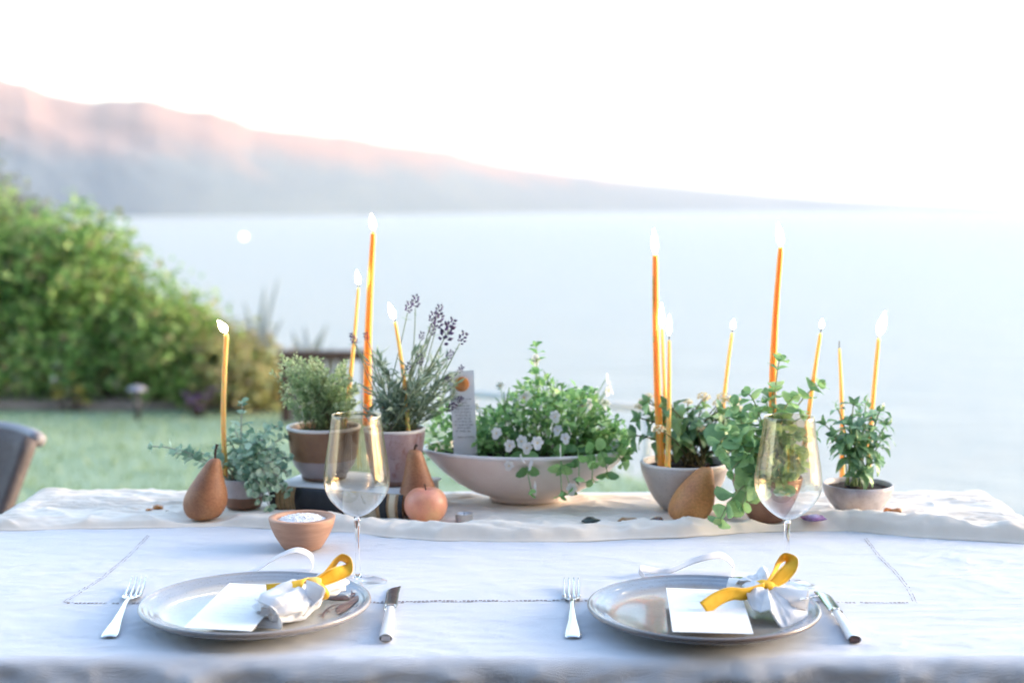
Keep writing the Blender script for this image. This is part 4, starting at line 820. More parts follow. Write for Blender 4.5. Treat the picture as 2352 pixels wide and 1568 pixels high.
# ================================================================== CANDLES
def candle(label, base, top, r0, r1, m, flame=None, bend=0.0, wick=.010, tilt=0.0, drip=False):
    t = thing('candle', label, 'candle', base, group='beeswax tapers'); T = top - base
    q = [Vector((0, 0, 0)), T * .35 + Vector((bend, 0, 0)), T * .7 + Vector((bend * .8, 0, 0)), T]; pth = spline(q, 8); k = len(pth); b = MB()
    rad = [(r0 + (r1 - r0) * i / (k - 1)) * (1 + .02 * nz(i * .35, base.x * 40, 0)) for i in range(k)]
    d = (pth[-1] - pth[-2]).normalized(); pth2 = [pth[0] - Vector((0, 0, .012))] + pth + [pth[-1] + d * r1 * .5, pth[-1] + d * r1 * .9]; rad = [rad[0]] + rad + [r1 * .8, r1 * .3]; b.tube(pth2, rad, 14); b.build('wax', m, t)
    tp = pth2[-1]; wt = tp + d * wick + Vector((tilt * .5 * wick, 0, 0)); b = MB(); b.tube(spline([tp - d * .003, tp + d * wick * .5, wt], 3), .0008, 6); b.build('wick', M['wick'], t)
    if flame:
        L, W = flame; b = MB(); ax = Vector((tilt, 0, 1)).normalized(); rows = [(.0, .0), (.45, .08), (.85, .2), (1.0, .34), (.92, .5), (.68, .68), (.36, .85), (.12, .95), (0, 1.0)]
        b.lathe([(W * r, L * z) for r, z in rows], 14); o = b.build('flame', M['flame'], t, loc=wt - ax * L * .12); o.rotation_euler = ax.to_track_quat('Z', 'Y').to_euler()
    if drip:
        for i in range(6):
            f = .55 + .43 * U(0, 1); q_ = f * (k - 1); j = min(k - 2, int(q_)); c = pth[j] + Vector((-r1 * U(.5, 1.0), -r1 * .8, 0)); b = MB(); b.lathe([(0, -.006), (.0012, -.004), (.0015, 0), (.0008, .006), (0, .009)], 8, c=c); b.build('wax_drip', m, t)
    return t
px = 2.33 / F
def cpx(label, bx, by, bz, tx, ty, w0, w1, m, fl=None, tilt=0, Y=None, dyt=0.0, **kw):
    base = at(bx, by, bz) if Y is None else Vector((aty(bx, by, Y).x, Y, aty(bx, by, Y).z)); top = aty(tx, ty, base.y + dyt); s_ = base.y / F * .5
    fl2 = (fl[0] * base.y / F * .97, fl[1] * base.y / F * .46) if fl else None
    return candle(label, base, top, w0 * s_, w1 * s_, m, fl2, tilt=tilt, **kw)
random.seed(41)
cpx('thin honey candle with a flame blown sideways in the silvery oregano', 517, 1085, 0, 520, 770, 13, 11, M['waxy'], (36, 20), -.75, Y=pR.y * 0 + ore.location.y - .01, bend=-.0035, wick=.004)
cpx('thin leaning honey candle between the thyme and the thick candle', 790, 985, 0, 823, 664, 12, 7, M['waxy'], (36, 13), -.12, Y=pT.y + .03, bend=.002, wick=.008)
cpx('thick tall orange candle beside the lavender', 844, 960, 0, 857, 538, 21, 12, M['waxo'], (40, 17), -.12, Y=pT.y + .045, bend=-.003, wick=.006)
cpx('thin honey candle leaning away in the middle of the lavender', 937, 985, 0, 908, 742, 11, 8, M['waxy'], (42, 16), -.32, Y=pL.y - .02, bend=.003, wick=.007)
cpx('thick orange candle with wax drips in the lantana pot', 1520, 1078, RZ + zsN, 1505, 590, 19, 13, M['waxo'], (64, 17), -.06, bend=-.003, wick=.004, drip=True)
cpx('thin pale candle hidden behind the thick dripping candle', 1533, 1050, 0, 1521, 758, 10, 7, M['waxy'], (62, 14), -.03, Y=pN.y + .02, wick=.006)
cpx('thin honey candle in front of the thick dripping candle', 1533, 1082, RZ + zsN, 1537, 784, 14, 7, M['waxy'], (52, 12), .0, bend=.001, wick=.011)
cpx('short thin honey candle behind the cream lantana flowers', 1655, 1020, 0, 1681, 767, 11, 7, M['waxy'], (24, 12), .08, Y=pN.y + .055, bend=-.002, wick=.008)
cpx('thick tall orange candle behind the round leaved mint', 1776, 1040, 0, 1793, 572, 19, 12, M['waxo'], (58, 19), -.14, Y=pM.y + .02, bend=-.005, wick=.005)
cpx('thin honey candle leaning out behind the wine glass by the mint', 1846, 1040, 0, 1884, 768, 12, 8, M['waxy'], (24, 13), .08, Y=pM.y + .04, bend=-.001, wick=.009)
cpx('unlit thin honey candle in the low grey bowl', 1934, 1105, RZ + zsR, 1928, 802, 13, 6, M['waxy'], None, .1, bend=.002, wick=.012)
cpx('thin honey candle with a tall flame in the low grey bowl', 1994, 1105, RZ + zsR, 2018, 780, 12, 9, M['waxy'], (62, 22), .22, bend=-.002, wick=.008)

# ================================================================== PAPER TAG
tl, tr_, bl_, br_ = aty(1030, 853, pB.y - .035), aty(1088, 850, pB.y - .035), aty(1045, 1075, pB.y - .06), aty(1098, 1077, pB.y - .06)
tg = thing('paper_tag', 'tall white paper tag with an orange seal stuck in the oval bowl', 'tag', bl_.lerp(br_, .5))
def tagp(u, v, off=0.0): q = bl_.lerp(br_, u).lerp(tl.lerp(tr_, u), v); return q - tg.location + Vector((0, -off, 0))
b = MB(); b.grid(lambda u, v: tagp(u, v), 2, 10, .0006); b.build('paper', M['tagpaper'], tg, False)
b = MB(); c = tagp(.50, .865); b.lathe([(.0125, 0), (.0125, .0012), (.0115, .0022), (.0100, .0020), (.0088, .0030), (.004, .0036), (0, .0037)], 28); o = b.build('wax_seal', M['wax_seal'], tg, loc=c + Vector((0, -.0008, 0))); o.rotation_euler = (R(90), 0, R(0))
tx_ = MB(); random.seed(8)
def letters(b, fn, x0, x1, v, h, dens=.018):
    u = x0
    while u < x1 - .03:
        wl = min(random.choice((2, 3, 4, 5, 6, 7)), int((x1 - u) / (dens * 2.2)))
        if wl < 1: break
        for i in range(wl):
            for (du0, dv0, du1, dv1) in random.sample([(0, 0, .2, 1), (.75, 0, .95, 1), (0, .82, .95, 1), (0, .42, .95, .58), (0, 0, .95, .16)], 3):
                b.add([fn(u + dens * 1.6 * du0, v + h * dv0), fn(u + dens * 1.6 * du1, v + h * dv0), fn(u + dens * 1.6 * du1, v + h * dv1), fn(u + dens * 1.6 * du0, v + h * dv1)], [(0, 1, 2, 3)])
            u += dens * 2.2
        u += dens * 2.2
for i, (x0, x1) in enumerate([(.30, .86), (.32, .68), (.22, .80), (.18, .88), (.12, .86), (.17, .82), (.22, .82), (.12, .84), (.10, .90), (.20, .78), (.14, .82), (.20, .92)]):
    v = .70 - i * .0325 - (.028 if i == 11 else 0); letters(tx_, lambda u, w: tagp(u, w, .0009), x0, x1, v, .016)
tag(tx_.build('printed_text', M['ink'], tg, False), kind='stuff')

# ================================================================== STONES AND SMALL THINGS ON THE RUNNER
def stone(name, label, cat, px, py, w, h, m, z=RZ, group=None, n=1, seed=0, facets=True):
    random.seed(seed); p = stand(px, py, w * .35, z - .001); t = None
    b = bmesh.new(); bmesh.ops.create_icosphere(b, subdivisions=2, radius=1.0)
    for v in b.verts:
        k = 1 + .35 * nz(v.co.x * 1.6 + seed, v.co.y * 1.6, v.co.z * 1.6)
        v.co = Vector((v.co.x * w / 2 * k, v.co.y * w / 2.6 * k, (v.co.z * k * .5 + .48) * h))
        v.co.z = max(0, v.co.z)
    me = bpy.data.meshes.new(name); b.to_mesh(me); b.free(); me.materials.append(m)
    if not facets: me.polygons.foreach_set('use_smooth', [True] * len(me.polygons))
    o = bpy.data.objects.new(name, me); COL.objects.link(o); o.location = p; o.rotation_euler = (0, 0, U(-.5, .5)); tag(o, label, cat, group); FOOT.append((p.x, p.y, w * .35)); return o
amber = mat('amber_crystal', (.55, .22, .05), .25, Transmission_Weight=.25); rust = noisy('rust_crystal', (.22, .09, .03), (.42, .22, .09), 160, .4)
stone('crystal', 'orange crystal to the left of the dark pear, the larger of two', 'crystal', 362, 1171, .020, .008, amber, seed=1, group='crystals on the runner')
stone('crystal', 'small orange crystal nearest the table end', 'crystal', 342, 1174, .011, .005, amber, seed=2, group='crystals on the runner')
stone('pebble', 'tiny brown chip beside the orange crystals', 'stone', 384, 1176, .008, .003, mat('brown_chip', (.25, .16, .1), .6), seed=3)
stone('mineral', 'rough dark green stone in front of the oval bowl', 'stone', 1357, 1206, .028, .011, noisy('dark_stone', (.015, .022, .022), (.04, .06, .055), 120, .3), seed=4)
stone('crystal', 'golden brown crystal lump between the dark green and the dark red stone', 'crystal', 1443, 1204, .033, .009, rust, seed=5, group='crystals on the runner')
stone('mineral', 'polished dark red stone at the foot of the round grey pot', 'stone', 1508, 1207, .025, .013, noisy('garnet', (.03, .008, .008), (.12, .03, .02), 90, .12, Coat_Weight=1.0), seed=6, facets=False)
stone('pebble', 'small lilac grey pebble between the dark red stone and the pear', 'stone', 1528, 1210, .013, .006, noisy('lilac_stone', (.3, .3, .38), (.4, .4, .47), 90, .3), seed=7, facets=False)
stone('crystal', 'purple amethyst shard in front of the low grey bowl', 'crystal', 1868, 1200, .038, .010, noisy('amethyst', (.12, .05, .17), (.32, .18, .38), 120, .25), seed=8, z=RZ + .011, group='crystals on the runner'); FOOT.pop()
stone('crystal', 'orange brown crystal beside the low grey bowl, the nearer lump', 'crystal', 2040, 1180, .015, .010, amber, z=RZ + .004, seed=9, group='crystals on the runner')
stone('crystal', 'orange brown crystal by the low grey bowl, the farther lump', 'crystal', 2060, 1182, .017, .011, rust, z=RZ + .004, seed=10, group='crystals on the runner')
stone('pebble', 'pale chip near the foot of the mint pot', 'stone', 1682, 1208, .012, .005, mat('pale_chip', (.55, .5, .46), .6), seed=12)
p = stand(1066, 1203, .014, RZ); t = thing('tealight', 'small silver tealight beside the pink apple', 'tealight', p); FOOT.append((p.x, p.y, .016))
b = MB(); b.lathe([(.0125, 0), (.0138, .001), (.0142, .0135), (.0148, .014), (.0138, .0142), (.0134, .011)], 28); b.build('cup', noisy('aluminium', (.5, .49, .49), (.6, .58, .58), 40, .35, Metallic=.8), t)
b = MB(); b.lathe([(.0132, .0085), (.0132, .0105), (.005, .0112), (0, .0112)], 24); b.build('wax', mat('white_wax', (.78, .76, .73), .4), t)
b = MB(); b.tube([(0, 0, .011), (.0004, 0, .016)], .0006, 5); b.build('wick', M['wick'], t)

# runner, now that the footprints are known
def run_fn(u, v):
    X = TX0 - .26 + (TX1 - TX0 + .52) * u; xx = min(max(X, TX0), TX1); yf = interp(RF, xx) + 0.004 * nz(xx * 14, 0, 8) + 0.006 * nz(xx * 5, 2, 8); yb = 2.452 + .008 * nz(xx * 9, 4, 4) - .022 * sm(-.3, 0, xx) * (1 - sm(.1, .5, xx)) + .02 * (1 - sm(-.6, -.3, xx))
    y = yf + (yb - yf) * v; e = max(TX0 - X, 0, X - TX1); h = runner_h(xx, y); edge = sm(0, .04, v) * (1 - sm(.97, 1, v)); z = TZ + .0012 + cloth_z(xx, y) * (.4) + h * edge
    if e > 0:
        r = .018 + h; a = min(e / r, math.pi / 2); o = r * math.sin(a); dz = -r * (1 - math.cos(a)) - max(0, e - r * math.pi / 2); s_ = -1 if X < TX0 else 1; k = sm(0, .15, e)
        xx += s_ * (o + .008 + k * (.03 + .012 * math.sin(y * 46))); z += dz; y += (y - 2.3) * -.25 * k
    return (xx, y, z)
b = MB(); b.grid(run_fn, 520, 130, .0008); tag(b.build('table_runner', M['gauze']), 'crumpled cream gauze runner lying along the far half of the table', 'runner')

# ================================================================== SALT BOWL
p = stand(695, 1268, .026, TZ + .001); t = thing('salt_bowl', 'small round wooden bowl of white salt on the tablecloth', 'bowl', p)
b = MB(); b.lathe([(.020, 0), (.0275, .001), (.0315, .006), (.040, .020), (.0462, .034), (.049, .0455), (.0488, .0468), (.0475, .0475), (.0395, .0475), (.0385, .046), (.035, .036), (.028, .028), (.0, .024)], 48, wob=.006); b.build('bowl', M['woodbowl'], t)
b = MB(); b.grid(lambda u, v: (.0372 * v * math.cos(6.28318 * u), .0372 * v * math.sin(6.28318 * u), .041 + .0075 * (1 - v ** 2) + .0022 * fbm((v * math.cos(6.283 * u) * 9, v * math.sin(6.283 * u) * 9, 2), 4)), 40, 14); sal = b.build('salt', M['salt'], t); tag(sal, kind='stuff')
random.seed(51); b = MB()
for i in range(420):
    a, r = U(0, 6.28), .035 * math.sqrt(U(0, 1)); v = r / .0372; b.box((r * math.cos(a), r * math.sin(a), .0415 + .0078 * (1 - v * v) + U(-.001, .001)), (U(.001, .0026), U(.001, .0026), U(.0008, .002)), Matrix.Rotation(U(0, 3), 3, Vector((U(-1, 1), U(-1, 1), 1)).normalized()))
tag(b.build('salt_flakes', M['salt'], t, False), kind='stuff')

# ================================================================== WINE GLASSES
BOWLP = [(.003, .089), (.007, .0905), (.014, .0935), (.0225, .0995), (.031, .1075), (.038, .117), (.0425, .127), (.0442, .137), (.0438, .148), (.042, .162), (.0395, .178), (.0368, .196), (.0345, .212), (.0325, .2265)]
def wine_glass(label, px, py, dz=0):
    p = at(px, py, TZ + .0012); t = thing('wine_glass', label, 'wine glass', p, group='wine glasses'); th = .0009
    pr = spline([Vector((r, 0, z)) for r, z in BOWLP], 4); outer = [(q.x, q.z) for q in pr]; inner = [(max(.0005, r - th), z + (th if z < .1 else 0)) for r, z in outer][::-1]
    b = MB(); b.lathe([(0.0005, .0885)] + outer + [(outer[-1][0] - th * .5, outer[-1][1] + .0005)] + inner + [(.0004, inner[-1][1])], 72); b.build('bowl', M['glass'], t)
    b = MB(); b.lathe([(.0046, .0885), (.0042, .084), (.0036, .074), (.0031, .055), (.0031, .030), (.0036, .016), (.0052, .0075)][::-1], 24); b.build('stem', M['glasssolid'], t)
    b = MB(); b.lathe([(.0385, .0), (.0395, .0008), (.039, .0017), (.030, .0028), (.016, .0045), (.0085, .0062), (.0054, .0074)], 56); b.build('foot', M['glass'], t); return t
wine_glass('champagne tinted wine glass above the beige plate', 822, 1337)
wine_glass('champagne tinted wine glass above the grey plate, beside the mint', 1806, 1345)

# ================================================================== PLATES
def plate(label, px, py, m, rad=.1395):
    p = at(px, py, TZ + .018); p.z = TZ + .001; t = thing('plate', label, 'plate', p, group='stoneware dinner plates')
    prof = [(.076, .0005), (.080, .0), (.084, .001), (.086, .004), (.100, .0065), (.122, .0125), (.1345, .0175), (.1385, .0205), (.1395, .0228), (.1390, .0246), (.1372, .0256), (.1350, .0250), (.1335, .0234), (.1310, .0226), (.1290, .0222), (.1265, .0207), (.1240, .0196), (.1215, .0191), (.1185, .0172), (.1120, .0148), (.1000, .0128), (.0800, .0117), (.0400, .0110), (.0, .0108)]
    k = rad / .1395; b = MB(); b.lathe([(r * k, z) for r, z in prof], 96, wob=.004, seed=px); b.build('dish', m, t); return t, p
pl1, P1 = plate('beige stoneware plate with a painted brown sprig, carrying the fuller napkin roll', 588, 1392, M['plate1'])
pl2, P2 = plate('grey stoneware plate with a blue ring and a tied napkin hanging over its rim', 1615, 1402, M['plate2'])
# painted brown sprig on the first plate
sp = MB(); PZ = .0128
def zpl(x, y): return interp([(0, .0112), (.04, .0114), (.08, .0121), (.10, .0132), (.112, .0152), (.1185, .0176), (.1215, .0195), (.14, .02)], math.hypot(x, y)) + .0007
def loc1(X, Y):  # pixel in the 600..900 x 1330..1560 zoom
    q = at((600 + X / 6.817) / 1.0629, (1330 + Y / 6.817) / 1.0629, P1.z + .013); return q.x - P1.x, q.y - P1.y
def stroke(pts, w):
    pts = [loc1(*q) for q in pts]; pts = [(x, y) for x, y in [(v.x, v.y) for v in spline([Vector((x, y, 0)) for x, y in pts], 5)]]; n = len(pts)
    L, Rr = [], []
    for i, (x, y) in enumerate(pts):
        a, c = pts[max(0, i - 1)], pts[min(n - 1, i + 1)]; d = Vector((c[0] - a[0], c[1] - a[1], 0)).normalized(); f = i / (n - 1); ww = w(f) if callable(w) else w
        L.append((x - d.y * ww, y + d.x * ww)); Rr.append((x + d.y * ww, y - d.x * ww))
    sp.add([(x, y, zpl(x, y)) for x, y in L + Rr], [(i, i + 1, n + i + 1, n + i) for i in range(n - 1)])
leafw = lambda f: .0004 + .0075 * math.sin(math.pi * min(1, f)) ** .8
stroke([(1290, 890), (1450, 880), (1600, 905), (1700, 940)], leafw); stroke([(1550, 1170), (1640, 1060), (1750, 1000), (1860, 930)], lambda f: .0004 + .010 * math.sin(math.pi * f) ** .7)
stroke([(1700, 940), (1760, 920), (1800, 880)], lambda f: .003); stroke([(1440, 755), (1600, 775), (1760, 800), (1760, 870)], .0007); stroke([(1420, 830), (1500, 840), (1640, 870)], .0007)
stroke([(1580, 990), (1450, 1010), (1350, 1070), (1290, 1150), (1290, 1210)], .0011); stroke([(1420, 1085), (1530, 1040), (1580, 1020)], .0009); stroke([(1330, 1080), (1410, 1120)], .0012); stroke([(1200, 1150), (1290, 1140)], .0014); stroke([(1480, 790), (1560, 770), (1620, 770)], .0006)
sp.build('painted_sprig', M['umber'], pl1, False)

# ================================================================== MENU CARDS
def card(label, corners, zz, lift, text):
    """corners in photo px: BL, BR, TR, TL"""
    q = [at(x, y, TZ + z_) for (x, y), z_ in zip(corners, zz)]; t = thing('menu_card', label, 'card', (q[0] + q[1] + q[2] + q[3]) / 4, group='menu cards on the plates')
    def fn(u, v, off=0): p_ = q[0].lerp(q[1], u).lerp(q[3].lerp(q[2], u), v) - t.location; return p_ + Vector((0, 0, off + lift * math.sin(v * 3.14) * .3))
    b = MB(); b.grid(lambda u, v: fn(u, v), 6, 8, .0007); b.build('card', M['paper'], t, False); tx = MB()
    for (x0, x1, v, h) in text: letters(tx, lambda u, w: fn(u, w, .0004), x0, x1, v, h, .008)
    tag(tx.build('printed_text', M['paleink'], t, False), kind='stuff'); return t
T_ = [(.35, .65, .86, .02), (.40, .60, .80, .014), (.25, .75, .66, .012), (.30, .70, .60, .012), (.22, .78, .48, .012), (.30, .70, .42, .012), (.25, .75, .30, .012), (.33, .66, .24, .012)]
random.seed(61)
card('blank looking white menu card under the napkin roll on the beige plate', [(422, 1440), (577, 1448), (672, 1345), (527, 1338)], (.0275, .0255, .027, .027), .002, T_)
card('white menu card lying across the grey plate under the yellow ribbon tail', [(1545, 1449), (1730, 1454), (1700, 1355), (1530, 1349)], (.0275, .0262, .0265, .0265), .002, T_)

# ================================================================== RIBBONS AND NAPKINS
def strip(name, pts, m, parent, edge=None, thick=.0007):
    """ribbon through (point, half-width vector) pairs"""
    c = spline([p for p, w in pts], 7); w = spline([w for p, w in pts], 7); n = len(c); o0 = parent.location; b = MB()
    b.grid(lambda u, v: c[round(v * (n - 1))] - o0 + w[round(v * (n - 1))] * ((u - .5) * 2), 4, n - 1, thick); o = b.build(name, m, parent)
    if edge:
        for s_ in (-1, 1):
            b = MB(); b.tube([c[i] - o0 + w[i] * s_ for i in range(n)], .0006, 5); b.build('ribbon_edge', edge, o)
    return o
V = Vector
def q1(X, Y, yy):  # 600..900 zoom -> point at depth yy
    return aty((600 + X / 6.817) / 1.0629, (1330 + Y / 6.817) / 1.0629, yy)
def q2(X, Y, yy):  # 1680..2120 x 1330..1600 zoom, scale 5.345
    return aty((1680 + X / 5.345) / 1.0629, (1330 + Y / 5.345) / 1.0629, yy)

# first napkin: a loose roll tied round the middle
nk = thing('napkin', 'white napkin rolled and tied with yellow velvet ribbon on the beige plate', 'napkin', (P1.x + .04, P1.y, TZ + .013), group='tied napkins')
ax0 = q1(330, 1230, P1.y - .075); ax1 = q1(1150, 720, P1.y + .005); ax2 = q1(1480, 640, P1.y + .06)
ax0.z = TZ + .030; ax1.z = TZ + .035; ax2.z = TZ + .034
path = spline([ax0, ax0.lerp(ax1, .35), ax0.lerp(ax1, .7), ax1, ax1.lerp(ax2, .6), ax2], 8); k = len(path)
def roll(u, v):
    i = v * (k - 1); j = min(k - 2, int(i)); c = path[j].lerp(path[j + 1], i - j); t_ = (path[j + 1] - path[j]).normalized(); x = t_.cross(V((0, 0, 1))).normalized(); y = x.cross(t_)
    rx = interp([(0, .020), (.12, .0255), (.4, .026), (.58, .017), (.66, .013), (.75, .018), (1, .020)], v); rz = rx * .70; a = u * 6.28318
    a += 2.3 + .5 * math.sin(v * 4); f = .93 + .17 * u * (1 - .5 * sm(.5, .66, v) * (1 - sm(.7, .8, v))) + .05 * math.sin(a * 3 + v * 5) + .05 * math.sin(a * 9 + v * 9 + 3 * nz(v * 5, a, 2)) + .20 * fbm((math.cos(a) * 1.6, math.sin(a) * 1.6, v * 6), 4) + .10 * math.sin(a * 7 + v * 2)
    if v < .05: f *= .55 + 9 * v
    p_ = c + x * (rx * f * math.cos(a)) + y * (rz * f * math.sin(a)); p_.z = max(p_.z, TZ + .0145 + (.014 if p_.x < P1.x + .03 and p_.y < P1.y + .02 else 0)); return p_ - nk.location
b = MB(); b.grid(roll, 56, 60); b.build('rolled_cloth', M['napkin'], nk)
# frilled front end and the folded-over lappet
def frill(u, v):
    a = -2.2 + 4.2 * u; t_ = (path[2] - path[0]).normalized(); x = t_.cross(V((0, 0, 1))).normalized(); y = x.cross(t_); r = .010 + .016 * v
    p_ = path[2] - t_ * (.016 * v * (1 + .35 * math.sin(a * 2))) + x * (r * math.cos(a) * 1.15) + y * (r * math.sin(a) * .8 + .0025 * math.sin(a * 3) * v); p_.z = max(p_.z, TZ + .0155); return p_ - nk.location
b = MB(); b.grid(frill, 44, 8, .0009); b.build('frilled_end', M['napkin'], nk)
lap = [(q1(1010, 690, P1.y - .03), V((.000, .004, .007))), (q1(1090, 760, P1.y - .04), V((.006, .002, .009))), (q1(1190, 830, P1.y - .045), V((.009, .0, .008))), (q1(1180, 960, P1.y - .048), V((.008, .002, .008))), (q1(1090, 1060, P1.y - .055), V((.006, .003, .007))), (q1(990, 1120, P1.y - .06), V((.003, .003, .004)))]
strip('folded_lappet', lap, M['napkin'], nk, None, .0012)
Yk = P1.y + .0
rb = thing('ribbon', 'yellow velvet ribbon tied in a bow round the napkin on the beige plate', 'ribbon', q1(1120, 640, Yk), group='yellow velvet ribbons')
hw = .0082
strip('bow_loop', [(q1(1150, 612, Yk), V((.002, .001, -.004))), (q1(1340, 480, Yk + .012), V((.003, .004, -.003))), (q1(1440, 350, Yk + .02), V((.003, .006, -.002))), (q1(1520, 245, Yk + .026), V((.002, .0065, -.003))), (q1(1620, 210, Yk + .028), V((.0, .005, -.006))), (q1(1715, 275, Yk + .024), V((-.0035, .005, -.0045))), (q1(1690, 400, Yk + .014), V((-.0055, .003, .004))), (q1(1500, 485, Yk + .005), V((-.003, 0, .0078))), (q1(1330, 560, Yk), V((-.003, 0, .0068))), (q1(1180, 640, Yk - .004), V((-.002, 0, .004)))], M['velvet'], rb, M['velvetedge'])
strip('front_tail', [(q1(1090, 620, Yk - .004), V((.003, .001, .004))), (q1(980, 590, Yk - .010), V((.006, .001, .003))), (q1(880, 590, Yk - .022), V((.0078, .001, .001))), (q1(800, 720, Yk - .034), V((.0078, .0, -.0012))), (q1(710, 860, Yk - .044), V((.0078, 0, -.0012))), (q1(600, 1010, Yk - .052), V((.0085, .0, -.001)))], M['velvet'], rb, M['velvetedge'])
strip('back_tail', [(q1(1060, 640, Yk + .002), V((.0, .003, .003))), (q1(800, 690, Yk + .010), V((.0, .005, .004))), (q1(600, 720, Yk + .012), V((.0005, .004, .0055))), (q1(345, 765, Yk + .010), V((-.001, .002, .0078)))], M['velvet'], rb, M['velvetedge'])
strip('band', [(q1(1130, 650, Yk - .006), V((.006, .004, .002))), (q1(1220, 720, Yk - .018), V((.007, .003, .001))), (q1(1280, 800, Yk - .022), V((.007, .003, 0))), (q1(1270, 870, Yk - .016), V((.007, .003, -.001))), (q1(1240, 910, Yk + .0), V((.006, .004, 0)))], M['velvet'], rb, M['velvetedge'])
b = MB(); kc = q1(1120, 620, Yk - .008) - rb.location; b.tube([kc + V((-.010, 0, -.001)), kc + V((-.004, -.001, .0005)), kc + V((.004, -.001, .001)), kc + V((.010, 0, .001))], [.005, .0072, .0072, .0045], 12, flat=.85); b.build('knot', M['velvetedge'], rb)

# second napkin: tied in the middle, front half fanned out over the rim
nk2 = thing('napkin', 'white napkin tied at the waist and fanned over the rim of the grey plate', 'napkin', (P2.x + .09, P2.y, TZ + .02), group='tied napkins')
K2 = q2(1010, 520, P2.y + .012)
def fan(px_pts, dep, name, nu=44, nv=16, amp=.005, seedv=0):
    """px_pts: outer edge in zoom px, fanned out from the knot"""
    outer = spline([q2(x, y, P2.y + d_) for (x, y, d_) in px_pts], 6); n = len(outer)
    def fn(u, v):
        i = u * (n - 1); j = min(n - 2, int(i)); o = outer[j].lerp(outer[j + 1], i - j); c = K2 + V(((u - .5) * .016, 0, -.004)); p_ = c.lerp(o, v)
        rip = amp * math.sin(u * dep * 6.28 + seedv) * (v * (1.15 - v * .4)) + .0045 * fbm((u * 9 + seedv, v * 4, 2), 4) * v; p_ += V((0, -.35, 1)) * rip + V((0, 0, .008 * math.sin(v * 3.14) ** .8)); return p_ - nk2.location
    b = MB(); b.grid(fn, nu, nv, .0011); return b.build(name, M['napkin'], nk2)
fan([(1400, 650, .03), (1530, 720, .022), (1640, 820, .008), (1650, 920, -.010), (1540, 1010, -.032), (1430, 1070, -.046), (1330, 1100, -.056), (1220, 1050, -.056), (1120, 970, -.050), (1055, 880, -.046), (960, 872, -.040), (860, 810, -.032), (790, 720, -.018), (745, 630, -.004), (690, 555, .018)], 3.1, 'fanned_cloth', nu=96, nv=20, amp=.0048, seedv=2.0)
fan([(610, 540, .02), (640, 470, .04), (740, 420, .05), (860, 400, .055), (960, 300, .06), (1020, 330, .06), (1040, 430, .04)], 1.4, 'fanned_cloth', amp=.0035, seedv=2)
b = MB(); o_ = K2 - nk2.location
def core(u, v):
    a = u * 6.28318; r = .015 * (1 + .25 * fbm((math.cos(a), math.sin(a), v * 3), 3)); p_ = o_ + V((-.040 + .085 * v + r * .3 * math.cos(a), .030 - .058 * v + r * .8 * math.cos(a), -.011 + r * .75 * math.sin(a))); return p_
b.grid(core, 28, 16); b.build('rolled_cloth', M['napkin'], nk2)
rb2 = thing('ribbon', 'yellow velvet ribbon tied round the napkin on the grey plate', 'ribbon', K2, group='yellow velvet ribbons'); Y2 = P2.y + .01
strip('bow_loop', [(q2(1060, 480, Y2), V((.003, .001, -.002))), (q2(1130, 350, Y2 + .012), V((.003, .004, -.002))), (q2(1180, 230, Y2 + .02), V((.0035, .006, -.003))), (q2(1260, 155, Y2 + .022), V((.0015, .005, -.006))), (q2(1345, 195, Y2 + .016), V((-.006, .003, -.004))), (q2(1330, 290, Y2 + .008), V((-.0078, .001, .002))), (q2(1225, 410, Y2 + .002), V((-.0062, 0, .0058))), (q2(1110, 505, Y2 - .003), V((-.004, 0, .004)))], M['velvet'], rb2, M['velvetedge'])
strip('side_tail', [(q2(1060, 520, Y2 - .002), V((.001, .001, .004))), (q2(1150, 570, Y2 - .004), V((-.001, .002, .005))), (q2(1250, 620, Y2 - .004), V((-.001, .003, .0035)))], M['velvet'], rb2, M['velvetedge'])
strip('front_tail', [(q2(990, 540, Y2 - .008), V((0, .002, -.005))), (q2(860, 600, Y2 - .014), V((.001, .002, -.0064))), (q2(720, 640, Y2 - .020), V((.001, .002, -.0076))), (q2(560, 632, Y2 - .026), V((.0026, .001, -.0076))), (q2(380, 700, Y2 - .034), V((.0040, 0, -.0072))), (q2(205, 825, Y2 - .044), V((.0050, 0, -.0070)))], M['velvet'], rb2, M['velvetedge'])
b = MB(); b.tube([V((-.013, 0, .001)), V((-.006, -.003, 0)), V((.004, -.003, 0)), V((.010, 0, .001))], [.004, .0085, .008, .004], 12, flat=.9); b.build('knot', M['velvet'], rb2)

